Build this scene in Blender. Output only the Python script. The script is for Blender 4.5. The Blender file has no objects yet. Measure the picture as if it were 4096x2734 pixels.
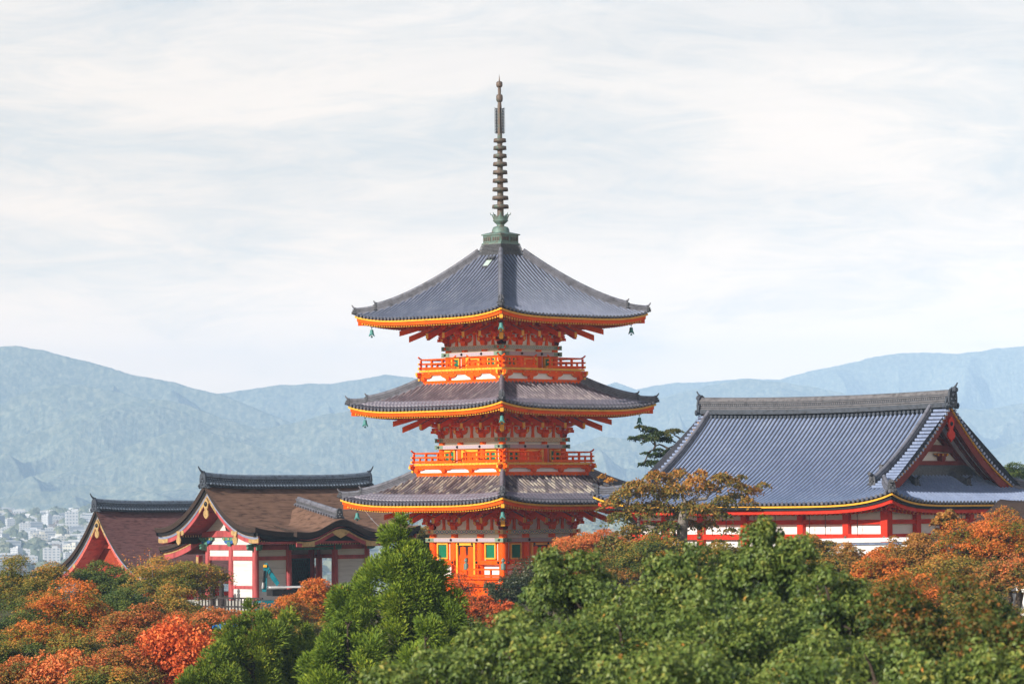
import bpy, math, random
import numpy as np
from mathutils import Matrix, Vector

# ------------------------------------------------------------------ camera, sky, sun, exposure
F, PW, PH = 16000.0, 4096.0, 2734.0          # focal length in photo pixels, photo size
scene = bpy.context.scene
PITCH, ROLL = math.atan((2020 - 1367) / F), math.radians(-0.5)
cam_data = bpy.data.cameras.new("camera")
cam = bpy.data.objects.new("camera", cam_data)
scene.collection.objects.link(cam)
cam_data.sensor_width = 36.0
cam_data.lens = 36.0 * F / PW
cam_data.clip_start = 1.0
cam_data.clip_end = 60000.0
CAM_M = Matrix.Rotation(math.pi / 2 + PITCH, 4, 'X') @ Matrix.Rotation(ROLL, 4, 'Z')
cam.matrix_world = CAM_M
cam_data.dof.use_dof = True
cam_data.dof.focus_distance = 236.0
cam_data.dof.aperture_fstop = 2.5
scene.camera = cam

SUN_AZ, SUN_EL = math.radians(47), math.radians(23)    # towards the sun: left and behind the camera
sdir = Vector((-math.sin(SUN_AZ) * math.cos(SUN_EL), -math.cos(SUN_AZ) * math.cos(SUN_EL), math.sin(SUN_EL)))
sun_data = bpy.data.lights.new("sun", 'SUN')
sun_data.energy = 5.0
sun_data.angle = math.radians(0.6)
sun_data.color = (1.0, 0.93, 0.82)
sun = bpy.data.objects.new("sun", sun_data)
scene.collection.objects.link(sun)
sun.rotation_euler = (-sdir).to_track_quat('-Z', 'Y').to_euler()
sun.location = (-100, -60, 120)

world = bpy.data.worlds.new("World")
scene.world = world
world.use_nodes = True
scene.view_settings.view_transform = 'Standard'
scene.view_settings.look = 'None'
scene.view_settings.exposure = 0.36
scene.view_settings.gamma = 1.0
scene.cycles.use_denoising = True
scene.cycles.max_bounces = 6
scene.cycles.diffuse_bounces = 3
scene.cycles.glossy_bounces = 2
scene.cycles.transmission_bounces = 3
scene.cycles.volume_bounces = 3
scene.cycles.transparent_max_bounces = 6
scene.cycles.sample_clamp_indirect = 4.0


class NT:
    """tiny helper to wire shader nodes"""
    def __init__(self, tree):
        self.t = tree
        tree.nodes.clear()

    def n(self, kind, ins=None, **props):
        nd = self.t.nodes.new(kind)
        for k, v in props.items():
            setattr(nd, k, v)
        for k, v in (ins or {}).items():
            self.put(nd.inputs[k], v)
        return nd

    def put(self, sock, v):
        if isinstance(v, bpy.types.NodeSocket):
            self.t.links.new(v, sock)
        elif isinstance(v, bpy.types.Node):
            self.t.links.new(v.outputs[0], sock)
        else:
            if isinstance(v, (tuple, list)) and len(v) == 3 and len(sock.default_value) == 4:
                v = (*v, 1.0)
            sock.default_value = v

    def math(self, op, a, b=0.0, c=0.0, clamp=False):
        nd = self.t.nodes.new('ShaderNodeMath')
        nd.operation = op
        nd.use_clamp = clamp
        for i, v in enumerate((a, b, c)):
            self.put(nd.inputs[i], v)
        return nd.outputs[0]

    def mix(self, f, a, b, mode='MIX'):
        nd = self.t.nodes.new('ShaderNodeMix')
        nd.data_type = 'RGBA'
        nd.blend_type = mode
        self.put(nd.inputs[0], f)
        self.put(nd.inputs[6], a)
        self.put(nd.inputs[7], b)
        return nd.outputs[2]

    def ramp(self, f, stops, interp='LINEAR'):
        nd = self.t.nodes.new('ShaderNodeValToRGB')
        cr = nd.color_ramp
        cr.interpolation = interp
        while len(cr.elements) < len(stops):
            cr.elements.new(0.5)
        for e, (p, c) in zip(cr.elements, stops):
            e.position = p
            e.color = (*c, 1.0)
        self.put(nd.inputs[0], f)
        return nd.outputs[0]

    def noise(self, vec, scale, detail=3.0, rough=0.55, dist=0.0):
        nd = self.t.nodes.new('ShaderNodeTexNoise')
        self.put(nd.inputs['Vector'], vec)
        nd.inputs['Scale'].default_value = scale
        nd.inputs['Detail'].default_value = detail
        nd.inputs['Roughness'].default_value = rough
        nd.inputs['Distortion'].default_value = dist
        return nd.outputs[0]


def grey(v):
    return (v, v, v)


# ---- sky: Nishita daylight seen through thin streaky cloud, brightest low over the hazy horizon
w = NT(world.node_tree)
sky = w.n('ShaderNodeTexSky', sky_type='NISHITA')
sky.sun_disc = False
sky.sun_elevation = SUN_EL
sky.sun_rotation = math.atan2(sdir.x, sdir.y)
sky.air_density = 1.0
sky.dust_density = 1.6
tc = w.n('ShaderNodeTexCoord')
mp = w.n('ShaderNodeMapping', {'Vector': tc.outputs['Generated']})
mp.inputs['Scale'].default_value = (1.0, 1.0, 4.6)
mp.inputs['Rotation'].default_value = (0.0, math.radians(-5), 0.0)
n1 = w.noise(mp, 6.5, 9.0, 0.60, 0.9)
n2 = w.noise(mp, 24.0, 9.0, 0.66, 1.1)
sep = w.n('ShaderNodeSeparateXYZ', {0: tc.outputs['Generated']})
zz = sep.outputs[2]
dens = w.math('ADD', w.math('MULTIPLY', n1, 0.60), w.math('MULTIPLY', n2, 0.40))
dens = w.math('ADD', dens, w.math('MULTIPLY', w.math('MULTIPLY_ADD', zz, -11.0, 1.0, clamp=True), 0.16))
cloud = w.ramp(dens, [(0.40, (0.69, 0.775, 0.85)), (0.49, (0.85, 0.89, 0.92)), (0.57, (0.97, 0.98, 0.98)), (0.66, (1.0, 1.0, 1.0))])
shade = w.ramp(w.noise(mp, 4.2, 6.0, 0.6, 0.8), [(0.50, grey(1.0)), (0.64, (0.90, 0.915, 0.93))])
glow = w.ramp(zz, [(0.0, (0.87, 0.635, 0.405)), (0.042, (0.84, 0.62, 0.41)), (0.075, (0.60, 0.47, 0.350)), (0.13, (0.465, 0.404, 0.352)), (0.22, (0.27, 0.28, 0.30)), (0.5, (0.125, 0.145, 0.18))])
ccol = w.mix(1.0, w.mix(1.0, glow, cloud, 'MULTIPLY'), shade, 'MULTIPLY')
ccol = w.mix(1.0, ccol, (20.0, 20.0, 20.0), 'MULTIPLY')
cover = w.math('MULTIPLY_ADD', zz, -0.55, 0.97, clamp=True)
scol = w.mix(cover, sky.outputs[0], ccol)
bg = w.n('ShaderNodeBackground', {'Color': scol, 'Strength': 0.1})
out = w.n('ShaderNodeOutputWorld', {'Surface': bg})

# ------------------------------------------------------------------ helpers
C = scene.collection
PI = math.pi
rad = math.radians


def at(px, py, depth):
    """world point seen at photo pixel (px, py) at distance depth along +Y"""
    d = CAM_M.to_3x3() @ Vector(((px - PW / 2) / F, -(py - PH / 2) / F, -1.0))
    return d * (depth / d.y)


class MB:
    """collects geometry and links it as ONE mesh object"""
    def __init__(self):
        self.V, self.P, self.UV, self.n = [], [], [], 0

    def add(self, verts, faces, mat=0, uv=None, smooth=False):
        v = np.asarray(verts, dtype=np.float64).reshape(-1, 3)
        self.V.append(v)
        self.UV.append(np.zeros((len(v), 2)) if uv is None else np.asarray(uv, dtype=np.float64))
        if isinstance(faces, np.ndarray):
            self.P.append((faces + self.n, mat, smooth))
        else:
            by = {}
            for f in faces:
                by.setdefault(len(f), []).append(f)
            for fs in by.values():
                self.P.append((np.array(fs) + self.n, mat, smooth))
        self.n += len(v)

    def box(self, c, s, rot=None, mat=0):
        v = np.array([(x, y, z) for z in (-.5, .5) for y in (-.5, .5) for x in (-.5, .5)]) * np.array(s)
        if rot is not None:
            if isinstance(rot, (int, float)):
                rot = Matrix.Rotation(rot, 3, 'Z')
            v = v @ np.array(rot).T
        self.add(v + np.array(c), [(0, 2, 3, 1), (4, 5, 7, 6), (0, 1, 5, 4), (2, 6, 7, 3), (0, 4, 6, 2), (1, 3, 7, 5)], mat)

    def bar(self, p0, p1, wd, h, mat=0, endmat=None, up=(0, 0, 1)):
        """beam from p0 to p1 with width wd and height h"""
        p0, p1 = np.array(p0, float), np.array(p1, float)
        d = p1 - p0
        d /= np.linalg.norm(d)
        s = np.cross(d, (0, 1, 0) if abs(d[2]) > .95 else up)
        s /= (np.linalg.norm(s) or 1)
        u = np.cross(s, d)
        v = []
        for p in (p0, p1):
            for a, b in ((-1, -1), (1, -1), (1, 1), (-1, 1)):
                v.append(p + s * a * wd / 2 + u * b * h / 2)
        self.add(v, [(0, 1, 5, 4), (1, 2, 6, 5), (2, 3, 7, 6), (3, 0, 4, 7)], mat)
        self.add(v, [(3, 2, 1, 0), (4, 5, 6, 7)], mat if endmat is None else endmat)

    def tube(self, pts, r, n=8, mat=0, caps=True, smooth=True):
        pts = np.array(pts, float)
        k = len(pts)
        r = np.full(k, r) if np.isscalar(r) else np.array(r, float)
        t = np.gradient(pts, axis=0)
        t /= np.linalg.norm(t, axis=1)[:, None] + 1e-9
        ref = np.array((0, 0, 1.0)) if abs(t[:, 2]).mean() < .85 else np.array((1.0, 0, 0))
        s = np.cross(t, ref)
        s /= np.linalg.norm(s, axis=1)[:, None] + 1e-9
        u = np.cross(s, t)
        a = np.arange(n) * 2 * PI / n
        v = (pts[:, None] + r[:, None, None] * (s[:, None] * np.cos(a)[None, :, None] + u[:, None] * np.sin(a)[None, :, None])).reshape(-1, 3)
        i, j = np.meshgrid(np.arange(k - 1), np.arange(n), indexing='ij')
        i, j = i.ravel(), j.ravel()
        f = np.stack([i * n + j, i * n + (j + 1) % n, (i + 1) * n + (j + 1) % n, (i + 1) * n + j], 1)
        ln = np.concatenate([[0], np.cumsum(np.linalg.norm(np.diff(pts, axis=0), axis=1))])
        uv = np.stack([np.tile(np.arange(n) / n, k), np.repeat(ln, n)], 1)
        self.add(v, f, mat, uv, smooth)
        if caps:
            self.add(v[:n], [tuple(range(n - 1, -1, -1))], mat)
            self.add(v[-n:], [tuple(range(n))], mat)

    def lathe(self, prof, n=20, c=(0, 0, 0), mat=0, smooth=True):
        k = len(prof)
        a = np.arange(n) * 2 * PI / n
        pr = np.array(prof, float)
        v = np.stack([pr[:, 0][:, None] * np.cos(a), pr[:, 0][:, None] * np.sin(a), np.repeat(pr[:, 1][:, None], n, 1)], 2).reshape(-1, 3) + np.array(c)
        i, j = np.meshgrid(np.arange(k - 1), np.arange(n), indexing='ij')
        i, j = i.ravel(), j.ravel()
        f = np.stack([i * n + j, i * n + (j + 1) % n, (i + 1) * n + (j + 1) % n, (i + 1) * n + j], 1)
        self.add(v, f, mat, None, smooth)

    def prism(self, poly, o, ex, ey, ez, depth, mat=0, sidemat=None):
        """poly (x, y) outline in plane ex, ey at o, extruded depth along ez"""
        o, ex, ey, ez = (np.array(a, float) for a in (o, ex, ey, ez))
        p = np.array([o + ex * x + ey * y for x, y in poly])
        n = len(p)
        v = np.concatenate([p - ez * depth / 2, p + ez * depth / 2])
        self.add(v, [tuple(range(n - 1, -1, -1)), tuple(range(n, 2 * n))], mat)
        self.add(v, [(i, (i + 1) % n, (i + 1) % n + n, i + n) for i in range(n)], mat if sidemat is None else sidemat)

    def grid(self, pts, mat=0, uv=None, smooth=True, flip=False):
        """pts (K, N, 3)"""
        pts = np.array(pts, float)
        k, n = pts.shape[:2]
        i, j = np.meshgrid(np.arange(k - 1), np.arange(n - 1), indexing='ij')
        i, j = i.ravel(), j.ravel()
        f = np.stack([i * n + j, i * n + j + 1, (i + 1) * n + j + 1, (i + 1) * n + j], 1)
        if flip:
            f = f[:, ::-1]
        self.add(pts.reshape(-1, 3), f, mat, None if uv is None else np.array(uv).reshape(-1, 2), smooth)

    def sweep(self, pts, sec, mat=0, side=None, caps=True, smooth=False):
        """sweep closed section [(side, up)...] along pts, up stays vertical; sec may be a list per point"""
        pts = np.array(pts, float)
        k = len(pts)
        if side is None:
            t = np.gradient(pts, axis=0)
            t[:, 2] = 0
            t /= np.linalg.norm(t, axis=1)[:, None] + 1e-9
            s = np.stack([t[:, 1], -t[:, 0], 0 * t[:, 0]], 1)
        else:
            s = np.repeat(np.array(side, float)[None], k, 0)
        sec = np.array(sec, float)
        if sec.ndim == 2:
            sec = np.repeat(sec[None], k, 0)
        n = sec.shape[1]
        v = (pts[:, None] + s[:, None] * sec[:, :, 0:1] + np.array((0, 0, 1.0)) * sec[:, :, 1:2]).reshape(-1, 3)
        i, j = np.meshgrid(np.arange(k - 1), np.arange(n), indexing='ij')
        i, j = i.ravel(), j.ravel()
        f = np.stack([i * n + j, i * n + (j + 1) % n, (i + 1) * n + (j + 1) % n, (i + 1) * n + j], 1)
        ln = np.concatenate([[0], np.cumsum(np.linalg.norm(np.diff(pts, axis=0), axis=1))])
        uv = np.stack([np.tile(np.arange(n) / n, k), np.repeat(ln, n)], 1)
        self.add(v, f, mat, uv, smooth)
        if caps:
            self.add(v[:n], [tuple(range(n - 1, -1, -1))], mat)
            self.add(v[-n:], [tuple(range(n))], mat)

    def build(self, name, mats, parent=None, loc=None, recalc=True):
        me = bpy.data.meshes.new(name)
        V = np.concatenate(self.V)
        UV = np.concatenate(self.UV)
        loops = np.concatenate([p.ravel() for p, _, _ in self.P])
        sizes = np.concatenate([np.full(len(p), p.shape[1]) for p, _, _ in self.P])
        mi = np.concatenate([np.full(len(p), m) for p, m, _ in self.P])
        sm = np.concatenate([np.full(len(p), s) for p, _, s in self.P])
        starts = np.concatenate([[0], np.cumsum(sizes)[:-1]])
        me.vertices.add(len(V))
        me.vertices.foreach_set('co', V.astype(np.float32).ravel())
        me.loops.add(len(loops))
        me.loops.foreach_set('vertex_index', loops.astype(np.int32))
        me.polygons.add(len(sizes))
        me.polygons.foreach_set('loop_start', starts.astype(np.int32))
        me.polygons.foreach_set('loop_total', sizes.astype(np.int32))
        me.polygons.foreach_set('material_index', mi.astype(np.int32))
        me.polygons.foreach_set('use_smooth', sm.astype(bool))
        uvl = me.uv_layers.new(name='UVMap')
        uvl.data.foreach_set('uv', UV[loops].astype(np.float32).ravel())
        for m in (mats if isinstance(mats, (list, tuple)) else [mats]):
            me.materials.append(m)
        me.update(calc_edges=True)
        me.validate()
        o = bpy.data.objects.new(name, me)
        C.objects.link(o)
        if parent is not None:
            o.parent = parent
        if loc is not None:
            o.location = loc
        return o


def tag(o, label=None, cat=None, group=None, kind=None):
    if label:
        o['label'] = label
    if cat:
        o['category'] = cat
    if group:
        o['group'] = group
    if kind:
        o['kind'] = kind
    return o


def thing(name, label, cat, loc=(0, 0, 0), rotz=0.0, group=None):
    o = bpy.data.objects.new(name, None)
    C.objects.link(o)
    o.empty_display_size = 0.3
    o.location = loc
    o.rotation_euler = (0, 0, rotz)
    return tag(o, label, cat, group)


def copy_tree(o, parent=None, loc=None):
    c = o.copy()
    C.objects.link(c)
    c.parent = parent
    if loc is not None:
        c.location = loc
    for ch in list(o.children):
        copy_tree(ch, c)
    return c


# ------------------------------------------------------------------ numpy noise
def vnoise(x, y, seed=0):
    xi, yi = np.floor(x).astype(np.int64), np.floor(y).astype(np.int64)
    xf, yf = x - xi, y - yi

    def h(a, b):
        n = (a * 374761393 + b * 668265263 + seed * 2147483647) & 0xffffffff
        n = ((n ^ (n >> 13)) * 1274126177) & 0xffffffff
        return ((n ^ (n >> 16)) & 0xffffff) / float(0xffffff)
    u, v = xf * xf * (3 - 2 * xf), yf * yf * (3 - 2 * yf)
    return (h(xi, yi) * (1 - u) + h(xi + 1, yi) * u) * (1 - v) + (h(xi, yi + 1) * (1 - u) + h(xi + 1, yi + 1) * u) * v


def fbm(x, y, octs=4, seed=0, gain=0.5):
    s, a, t = 0, 1.0, 0
    for o in range(octs):
        s = s + a * vnoise(x * 2 ** o + 17.3 * o, y * 2 ** o - 9.1 * o, seed + o)
        t += a
        a *= gain
    return s / t


# ------------------------------------------------------------------ materials
MAT = {}


def mat(name, color, rough=0.6, var=0.12, scale=3.0, bump=0.0, bscale=20.0, metal=0.0, spec=0.4, stretch=(1, 1, 1), dark=None, streak=0.0):
    """painted / stone / wood surface with uneven wear"""
    m = bpy.data.materials.new(name)
    m.use_nodes = True
    t = NT(m.node_tree)
    tc = t.n('ShaderNodeTexCoord')
    mp = t.n('ShaderNodeMapping', {'Vector': tc.outputs['Object']})
    mp.inputs['Scale'].default_value = stretch
    nz = t.noise(mp, scale, 6.0, 0.6, 0.3)
    c2 = dark if dark else tuple(c * (1 - 2.2 * var) for c in color)
    c3 = tuple(min(1.0, c * (1 + var)) for c in color)
    col = t.ramp(nz, [(0.28, c2), (0.5, color), (0.75, c3)])
    if streak:
        mp2 = t.n('ShaderNodeMapping', {'Vector': tc.outputs['Object']})
        mp2.inputs['Scale'].default_value = (6, 6, 0.5)
        s = t.noise(mp2, 2.0, 4.0, 0.6)
        col = t.mix(t.ramp(s, [(0.52, grey(0.0)), (0.75, grey(streak))]), col, tuple(c * 0.45 for c in color))
    b = t.n('ShaderNodeBsdfPrincipled', {'Base Color': col, 'Roughness': rough, 'Metallic': metal, 'Specular IOR Level': spec})
    if bump:
        bn = t.noise(mp, bscale, 4.0, 0.6)
        bp = t.n('ShaderNodeBump', {'Height': bn, 'Strength': bump, 'Distance': 0.02})
        t.put(b.inputs['Normal'], bp.outputs[0])
    t.n('ShaderNodeOutputMaterial', {'Surface': b})
    MAT[name] = m
    return m


def tile_mat(name, stops, rough=0.38, length=0.36, vary=0.45):
    """round clay tiles: each tile (row, step) has its own shade, with a dark joint between steps"""
    m = bpy.data.materials.new(name)
    m.use_nodes = True
    t = NT(m.node_tree)
    tc = t.n('ShaderNodeTexCoord')
    sp = t.n('ShaderNodeSeparateXYZ', {0: tc.outputs['UV']})
    row = t.math('FLOOR', sp.outputs[0])
    vv = t.math('ADD', t.math('DIVIDE', sp.outputs[1], length), 0.13)
    step = t.math('FLOOR', vv)
    cell = t.n('ShaderNodeCombineXYZ', {0: row, 1: step})
    wn = t.n('ShaderNodeTexWhiteNoise', {'Vector': cell.outputs[0]}, noise_dimensions='2D')
    big = t.noise(tc.outputs['Object'], 0.55, 4.0, 0.6)
    f = t.math('ADD', t.math('MULTIPLY', wn.outputs[0], vary), t.math('MULTIPLY', big, 0.6))
    f = t.math('ADD', f, 0.2 - vary / 2, clamp=True)
    col = t.ramp(f, stops)
    fr = t.math('FRACT', vv)
    joint = t.math('LESS_THAN', fr, 0.10)
    col = t.mix(t.math('MULTIPLY', joint, 0.30), col, tuple(c * 0.4 for c in stops[0][1]))
    fine = t.noise(tc.outputs['Object'], 9.0, 5.0, 0.65)
    col = t.mix(t.ramp(fine, [(0.45, grey(0.0)), (0.8, grey(0.40))]), col, (0.17, 0.168, 0.172))
    b = t.n('ShaderNodeBsdfPrincipled', {'Base Color': col, 'Roughness': rough, 'Specular IOR Level': 0.55})
    t.n('ShaderNodeOutputMaterial', {'Surface': b})
    MAT[name] = m
    return m


def beam_mat(name, cols, cell=0.26):
    """painted ornamental beam: repeating lozenges; uv = metres along, 0..1 across"""
    m = bpy.data.materials.new(name)
    m.use_nodes = True
    t = NT(m.node_tree)
    tc = t.n('ShaderNodeTexCoord')
    sp = t.n('ShaderNodeSeparateXYZ', {0: tc.outputs['UV']})
    fx = t.math('ABSOLUTE', t.math('SUBTRACT', t.math('FRACT', t.math('DIVIDE', sp.outputs[0], cell)), 0.5))
    fy = t.math('ABSOLUTE', t.math('SUBTRACT', sp.outputs[1], 0.5))
    d = t.math('ADD', fx, fy)
    col = t.ramp(d, [(0.0, cols[0]), (0.11, cols[1]), (0.27, cols[2]), (0.38, cols[3]), (0.55, cols[1]), (0.72, cols[3])], 'CONSTANT')
    edge = t.math('GREATER_THAN', fy, 0.44)
    col = t.mix(edge, col, cols[4])
    nz = t.noise(tc.outputs['Object'], 14.0, 4.0)
    col = t.mix(t.ramp(nz, [(0.55, grey(0.0)), (0.85, grey(0.2))]), col, (0.35, 0.30, 0.24))
    b = t.n('ShaderNodeBsdfPrincipled', {'Base Color': col, 'Roughness': 0.65})
    t.n('ShaderNodeOutputMaterial', {'Surface': b})
    MAT[name] = m
    return m


mat('vermilion', (0.82, 0.095, 0.0), 0.6, 0.13, 1.1, 0.1, 30, spec=0.12, streak=0.22)
mat('beam_end', (0.17, 0.26, 0.20), 0.65, 0.3, 9.0, spec=0.2)
mat('hall_red', (0.60, 0.030, 0.012), 0.6, 0.14, 1.5, 0.15, 30, spec=0.15, streak=0.2)
mat('gate_red', (0.40, 0.068, 0.072), 0.7, 0.22, 2.2, 0.3, 30, stretch=(1, 1, .25), streak=0.25)
mat('gate_bright', (0.66, 0.12, 0.09), 0.65, 0.16, 2.2, 0.2, 30)
mat('plaster', (0.78, 0.77, 0.76), 0.85, 0.05, 1.2, 0.1, 15, streak=0.04)
mat('gate_board', (0.60, 0.58, 0.565), 0.85, 0.10, 1.8, 0.2, 20, stretch=(.3, .3, 4))
mat('yellow', (0.80, 0.39, 0.025), 0.5, 0.12, 3.0)
mat('gold', (0.50, 0.33, 0.14), 0.45, 0.25, 5.0, metal=0.3)
mat('green_bar', (0.0, 0.20, 0.10), 0.6, 0.15, 2.0)
mat('green_paint', (0.07, 0.20, 0.145), 0.65, 0.25, 6.0)
mat('blue_paint', (0.02, 0.09, 0.30), 0.6, 0.2, 6.0)
mat('dark_wood', (0.035, 0.025, 0.025), 0.7, 0.2, 4.0)
mat('black_iron', (0.02, 0.02, 0.022), 0.5, 0.2, 8.0, metal=0.5)
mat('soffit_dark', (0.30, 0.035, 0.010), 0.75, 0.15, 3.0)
mat('verdigris', (0.06, 0.24, 0.23), 0.55, 0.2, 5.0, 0.2, 30, dark=(0.03, 0.12, 0.11))
mat('bronze', (0.125, 0.092, 0.075), 0.6, 0.3, 2.2, 0.3, 30, metal=0.25, dark=(0.07, 0.14, 0.125), streak=0.5)
mat('patina', (0.13, 0.20, 0.18), 0.6, 0.3, 3.0, 0.3, 30, metal=0.2, dark=(0.14, 0.10, 0.075), streak=0.4)
mat('ridge_hall', (0.125, 0.122, 0.135), 0.55, 0.3, 4.0, 0.4, 25)
mat('ridge_tile', (0.145, 0.148, 0.18), 0.5, 0.3, 3.0, 0.3, 25)
mat('ornament_tile', (0.075, 0.078, 0.09), 0.55, 0.35, 9.0, 0.5, 30)
mat('gable_red', (0.20, 0.030, 0.022), 0.65, 0.2, 1.5, 0.2, 30, spec=0.15, streak=0.2)  # duller maroon than the walls, with the gable's shade darkened into the colour
mat('bark', (0.205, 0.118, 0.082), 0.9, 0.30, 1.1, 0.9, 26, stretch=(1, 2.5, 6), spec=0.1)
mat('bark_purple', (0.17, 0.082, 0.078), 0.9, 0.28, 1.6, 0.9, 26, stretch=(1, 2.5, 6), spec=0.1)
mat('bark_edge', (0.055, 0.038, 0.032), 0.9, 0.3, 6.0, 0.6, 30, stretch=(1, 1, 14), spec=0.1)
mat('black_layer', (0.012, 0.011, 0.012), 0.8, 0.2, 4.0)
mat('tail_top', (0.30, 0.16, 0.14), 0.7, 0.15, 3.0)
mat('stone', (0.32, 0.31, 0.29), 0.85, 0.15, 1.0, 0.3, 12)
mat('trunk', (0.075, 0.055, 0.042), 0.9, 0.3, 3.0, 0.8, 14, stretch=(1, 1, .2), spec=0.15)
mat('trunk_pale', (0.20, 0.175, 0.155), 0.9, 0.3, 3.0, 0.8, 14, spec=0.15)
mat('crane_teal', (0.0, 0.17, 0.22), 0.35, 0.15, 3.0)
mat('steel', (0.55, 0.56, 0.58), 0.3, 0.1, 4.0, metal=0.8)
mat('tarp', (0.02, 0.19, 0.52), 0.5, 0.2, 1.5, 0.4, 5)
mat('white_roof', (0.66, 0.66, 0.68), 0.6, 0.12, 2.0)
mat('hatch_glass', (0.42, 0.52, 0.47), 0.4, 0.12, 2.0)

SLATE = [(0.05, (0.088, 0.103, 0.150)), (0.35, (0.138, 0.157, 0.228)), (0.62, (0.183, 0.207, 0.287)), (0.95, (0.275, 0.300, 0.373))]
MIXED = [(0.05, (0.064, 0.051, 0.060)), (0.3, (0.129, 0.106, 0.120)), (0.52, (0.175, 0.152, 0.175)), (0.7, (0.248, 0.202, 0.175)), (0.95, (0.423, 0.386, 0.331))]
PURPLE = [(0.05, (0.095, 0.074, 0.091)), (0.35, (0.147, 0.121, 0.147)), (0.62, (0.199, 0.168, 0.194)), (0.95, (0.328, 0.284, 0.284))]
BLUE = [(0.05, (0.128, 0.175, 0.295)), (0.35, (0.183, 0.237, 0.379)), (0.62, (0.229, 0.287, 0.444)), (0.95, (0.330, 0.383, 0.505))]
tile_mat('tile_top', SLATE, vary=0.3)
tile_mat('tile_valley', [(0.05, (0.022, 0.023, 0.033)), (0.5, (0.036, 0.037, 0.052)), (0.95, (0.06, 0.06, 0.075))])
tile_mat('tile_mid', PURPLE, vary=0.6)
tile_mat('tile_low', MIXED, vary=0.95)
tile_mat('tile_hall', BLUE, vary=0.25)
tile_mat('tile_eave', [(0.05, (0.05, 0.052, 0.072)), (0.5, (0.085, 0.088, 0.115)), (0.95, (0.14, 0.14, 0.17))])
tile_mat('tile_band', [(0.05, (0.14, 0.13, 0.165)), (0.5, (0.185, 0.17, 0.215)), (0.95, (0.25, 0.23, 0.28))])
beam_mat('beam_blue', [(0.65, 0.10, 0.04), (0.78, 0.70, 0.45), (0.02, 0.09, 0.45), (0.04, 0.20, 0.24), (0.66, 0.50, 0.22)], 0.42)
beam_mat('beam_violet', [(0.16, 0.12, 0.45), (0.42, 0.38, 0.42), (0.50, 0.40, 0.34), (0.30, 0.26, 0.36), (0.60, 0.42, 0.16)], 0.2)
beam_mat('beam_cream', [(0.05, 0.32, 0.26), (0.62, 0.50, 0.32), (0.45, 0.20, 0.12), (0.40, 0.36, 0.28), (0.60, 0.42, 0.16)], 0.5)
beam_mat('beam_green', [(0.12, 0.12, 0.50), (0.50, 0.46, 0.34), (0.06, 0.26, 0.14), (0.24, 0.30, 0.40), (0.60, 0.42, 0.16)], 0.34)

# ------------------------------------------------------------------ tiled roofs
def tile_row(mb, poly, side, rid, r=0.078, m=0, dm=1, v0=0.0, band=None, bm=2):
    """one row of round tiles as a half tube from the eave (poly[0]) up, with its end disc"""
    poly = np.array(poly, float)
    k = len(poly)
    side = np.array(side, float)
    ang = np.linspace(0, PI, 6)
    rs, hs = np.full(k, r), np.full(k, r)
    ln = np.concatenate([[0], np.cumsum(np.linalg.norm(np.diff(poly, axis=0), axis=1))]) + v0
    rs[0] = hs[0] = r * 1.12
    v = poly[:, None] + side * (np.cos(ang)[None, :, None] * rs[:, None, None]) + np.array((0, 0, 1.0)) * (np.sin(ang)[None, :, None] * hs[:, None, None] * 1.1)
    i, j = np.meshgrid(np.arange(k - 1), np.arange(5), indexing='ij')
    i, j = i.ravel(), j.ravel()
    f = np.stack([i * 6 + j, i * 6 + j + 1, (i + 1) * 6 + j + 1, (i + 1) * 6 + j], 1)
    uv = np.stack([np.full(k * 6, rid + .5), np.repeat(ln, 6)], 1)
    if band is None:
        mb.add(v.reshape(-1, 3), f, m, uv, True)
    else:
        mid = (ln[:-1] + ln[1:]) / 2
        inb = (mid[i] > band[0]) & (mid[i] < band[1])
        eav = mid[i] <= band[0]
        for sel, mm in ((inb, bm), (eav, dm), (~inb & ~eav, m)):
            if sel.any():
                mb.add(v.reshape(-1, 3), f[sel], mm, uv, True)
    a = np.linspace(0, 2 * PI, 11)[:-1]
    out = poly[0] - poly[1]
    out[2] = 0
    out /= np.linalg.norm(out)
    for rr, off, mm in ((r * 1.22, 0.02, dm), (r * 0.72, 0.032, dm)):
        d = poly[0] + out * off + np.array((0, 0, r * 0.25)) + side * np.cos(a)[:, None] * rr + np.array((0, 0, 1.0)) * np.sin(a)[:, None] * rr
        d2 = d - out * (off + .02 if rr > r else .02)
        mb.add(np.concatenate([d, d2]), [tuple(range(10))], mm, np.full((20, 2), rid + .5))
        mb.add(np.concatenate([d, d2]), [(q, (q + 1) % 10, 10 + (q + 1) % 10, 10 + q) for q in range(10)], mm, np.full((20, 2), rid + .5))


def horn(mb, p, out, size=0.35, m=0, r=0.075):
    """upturned tile at the end of a ridge"""
    p, out = np.array(p, float), np.array(out, float)
    ts = np.linspace(0, 1, 7)
    pts = [p + out * size * 1.15 * t + np.array((0, 0, size * (0.12 * t + 0.85 * t ** 2.4))) for t in ts]
    mb.tube(pts, [r * (1.1 - 0.75 * t) for t in ts], 7, m)


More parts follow.
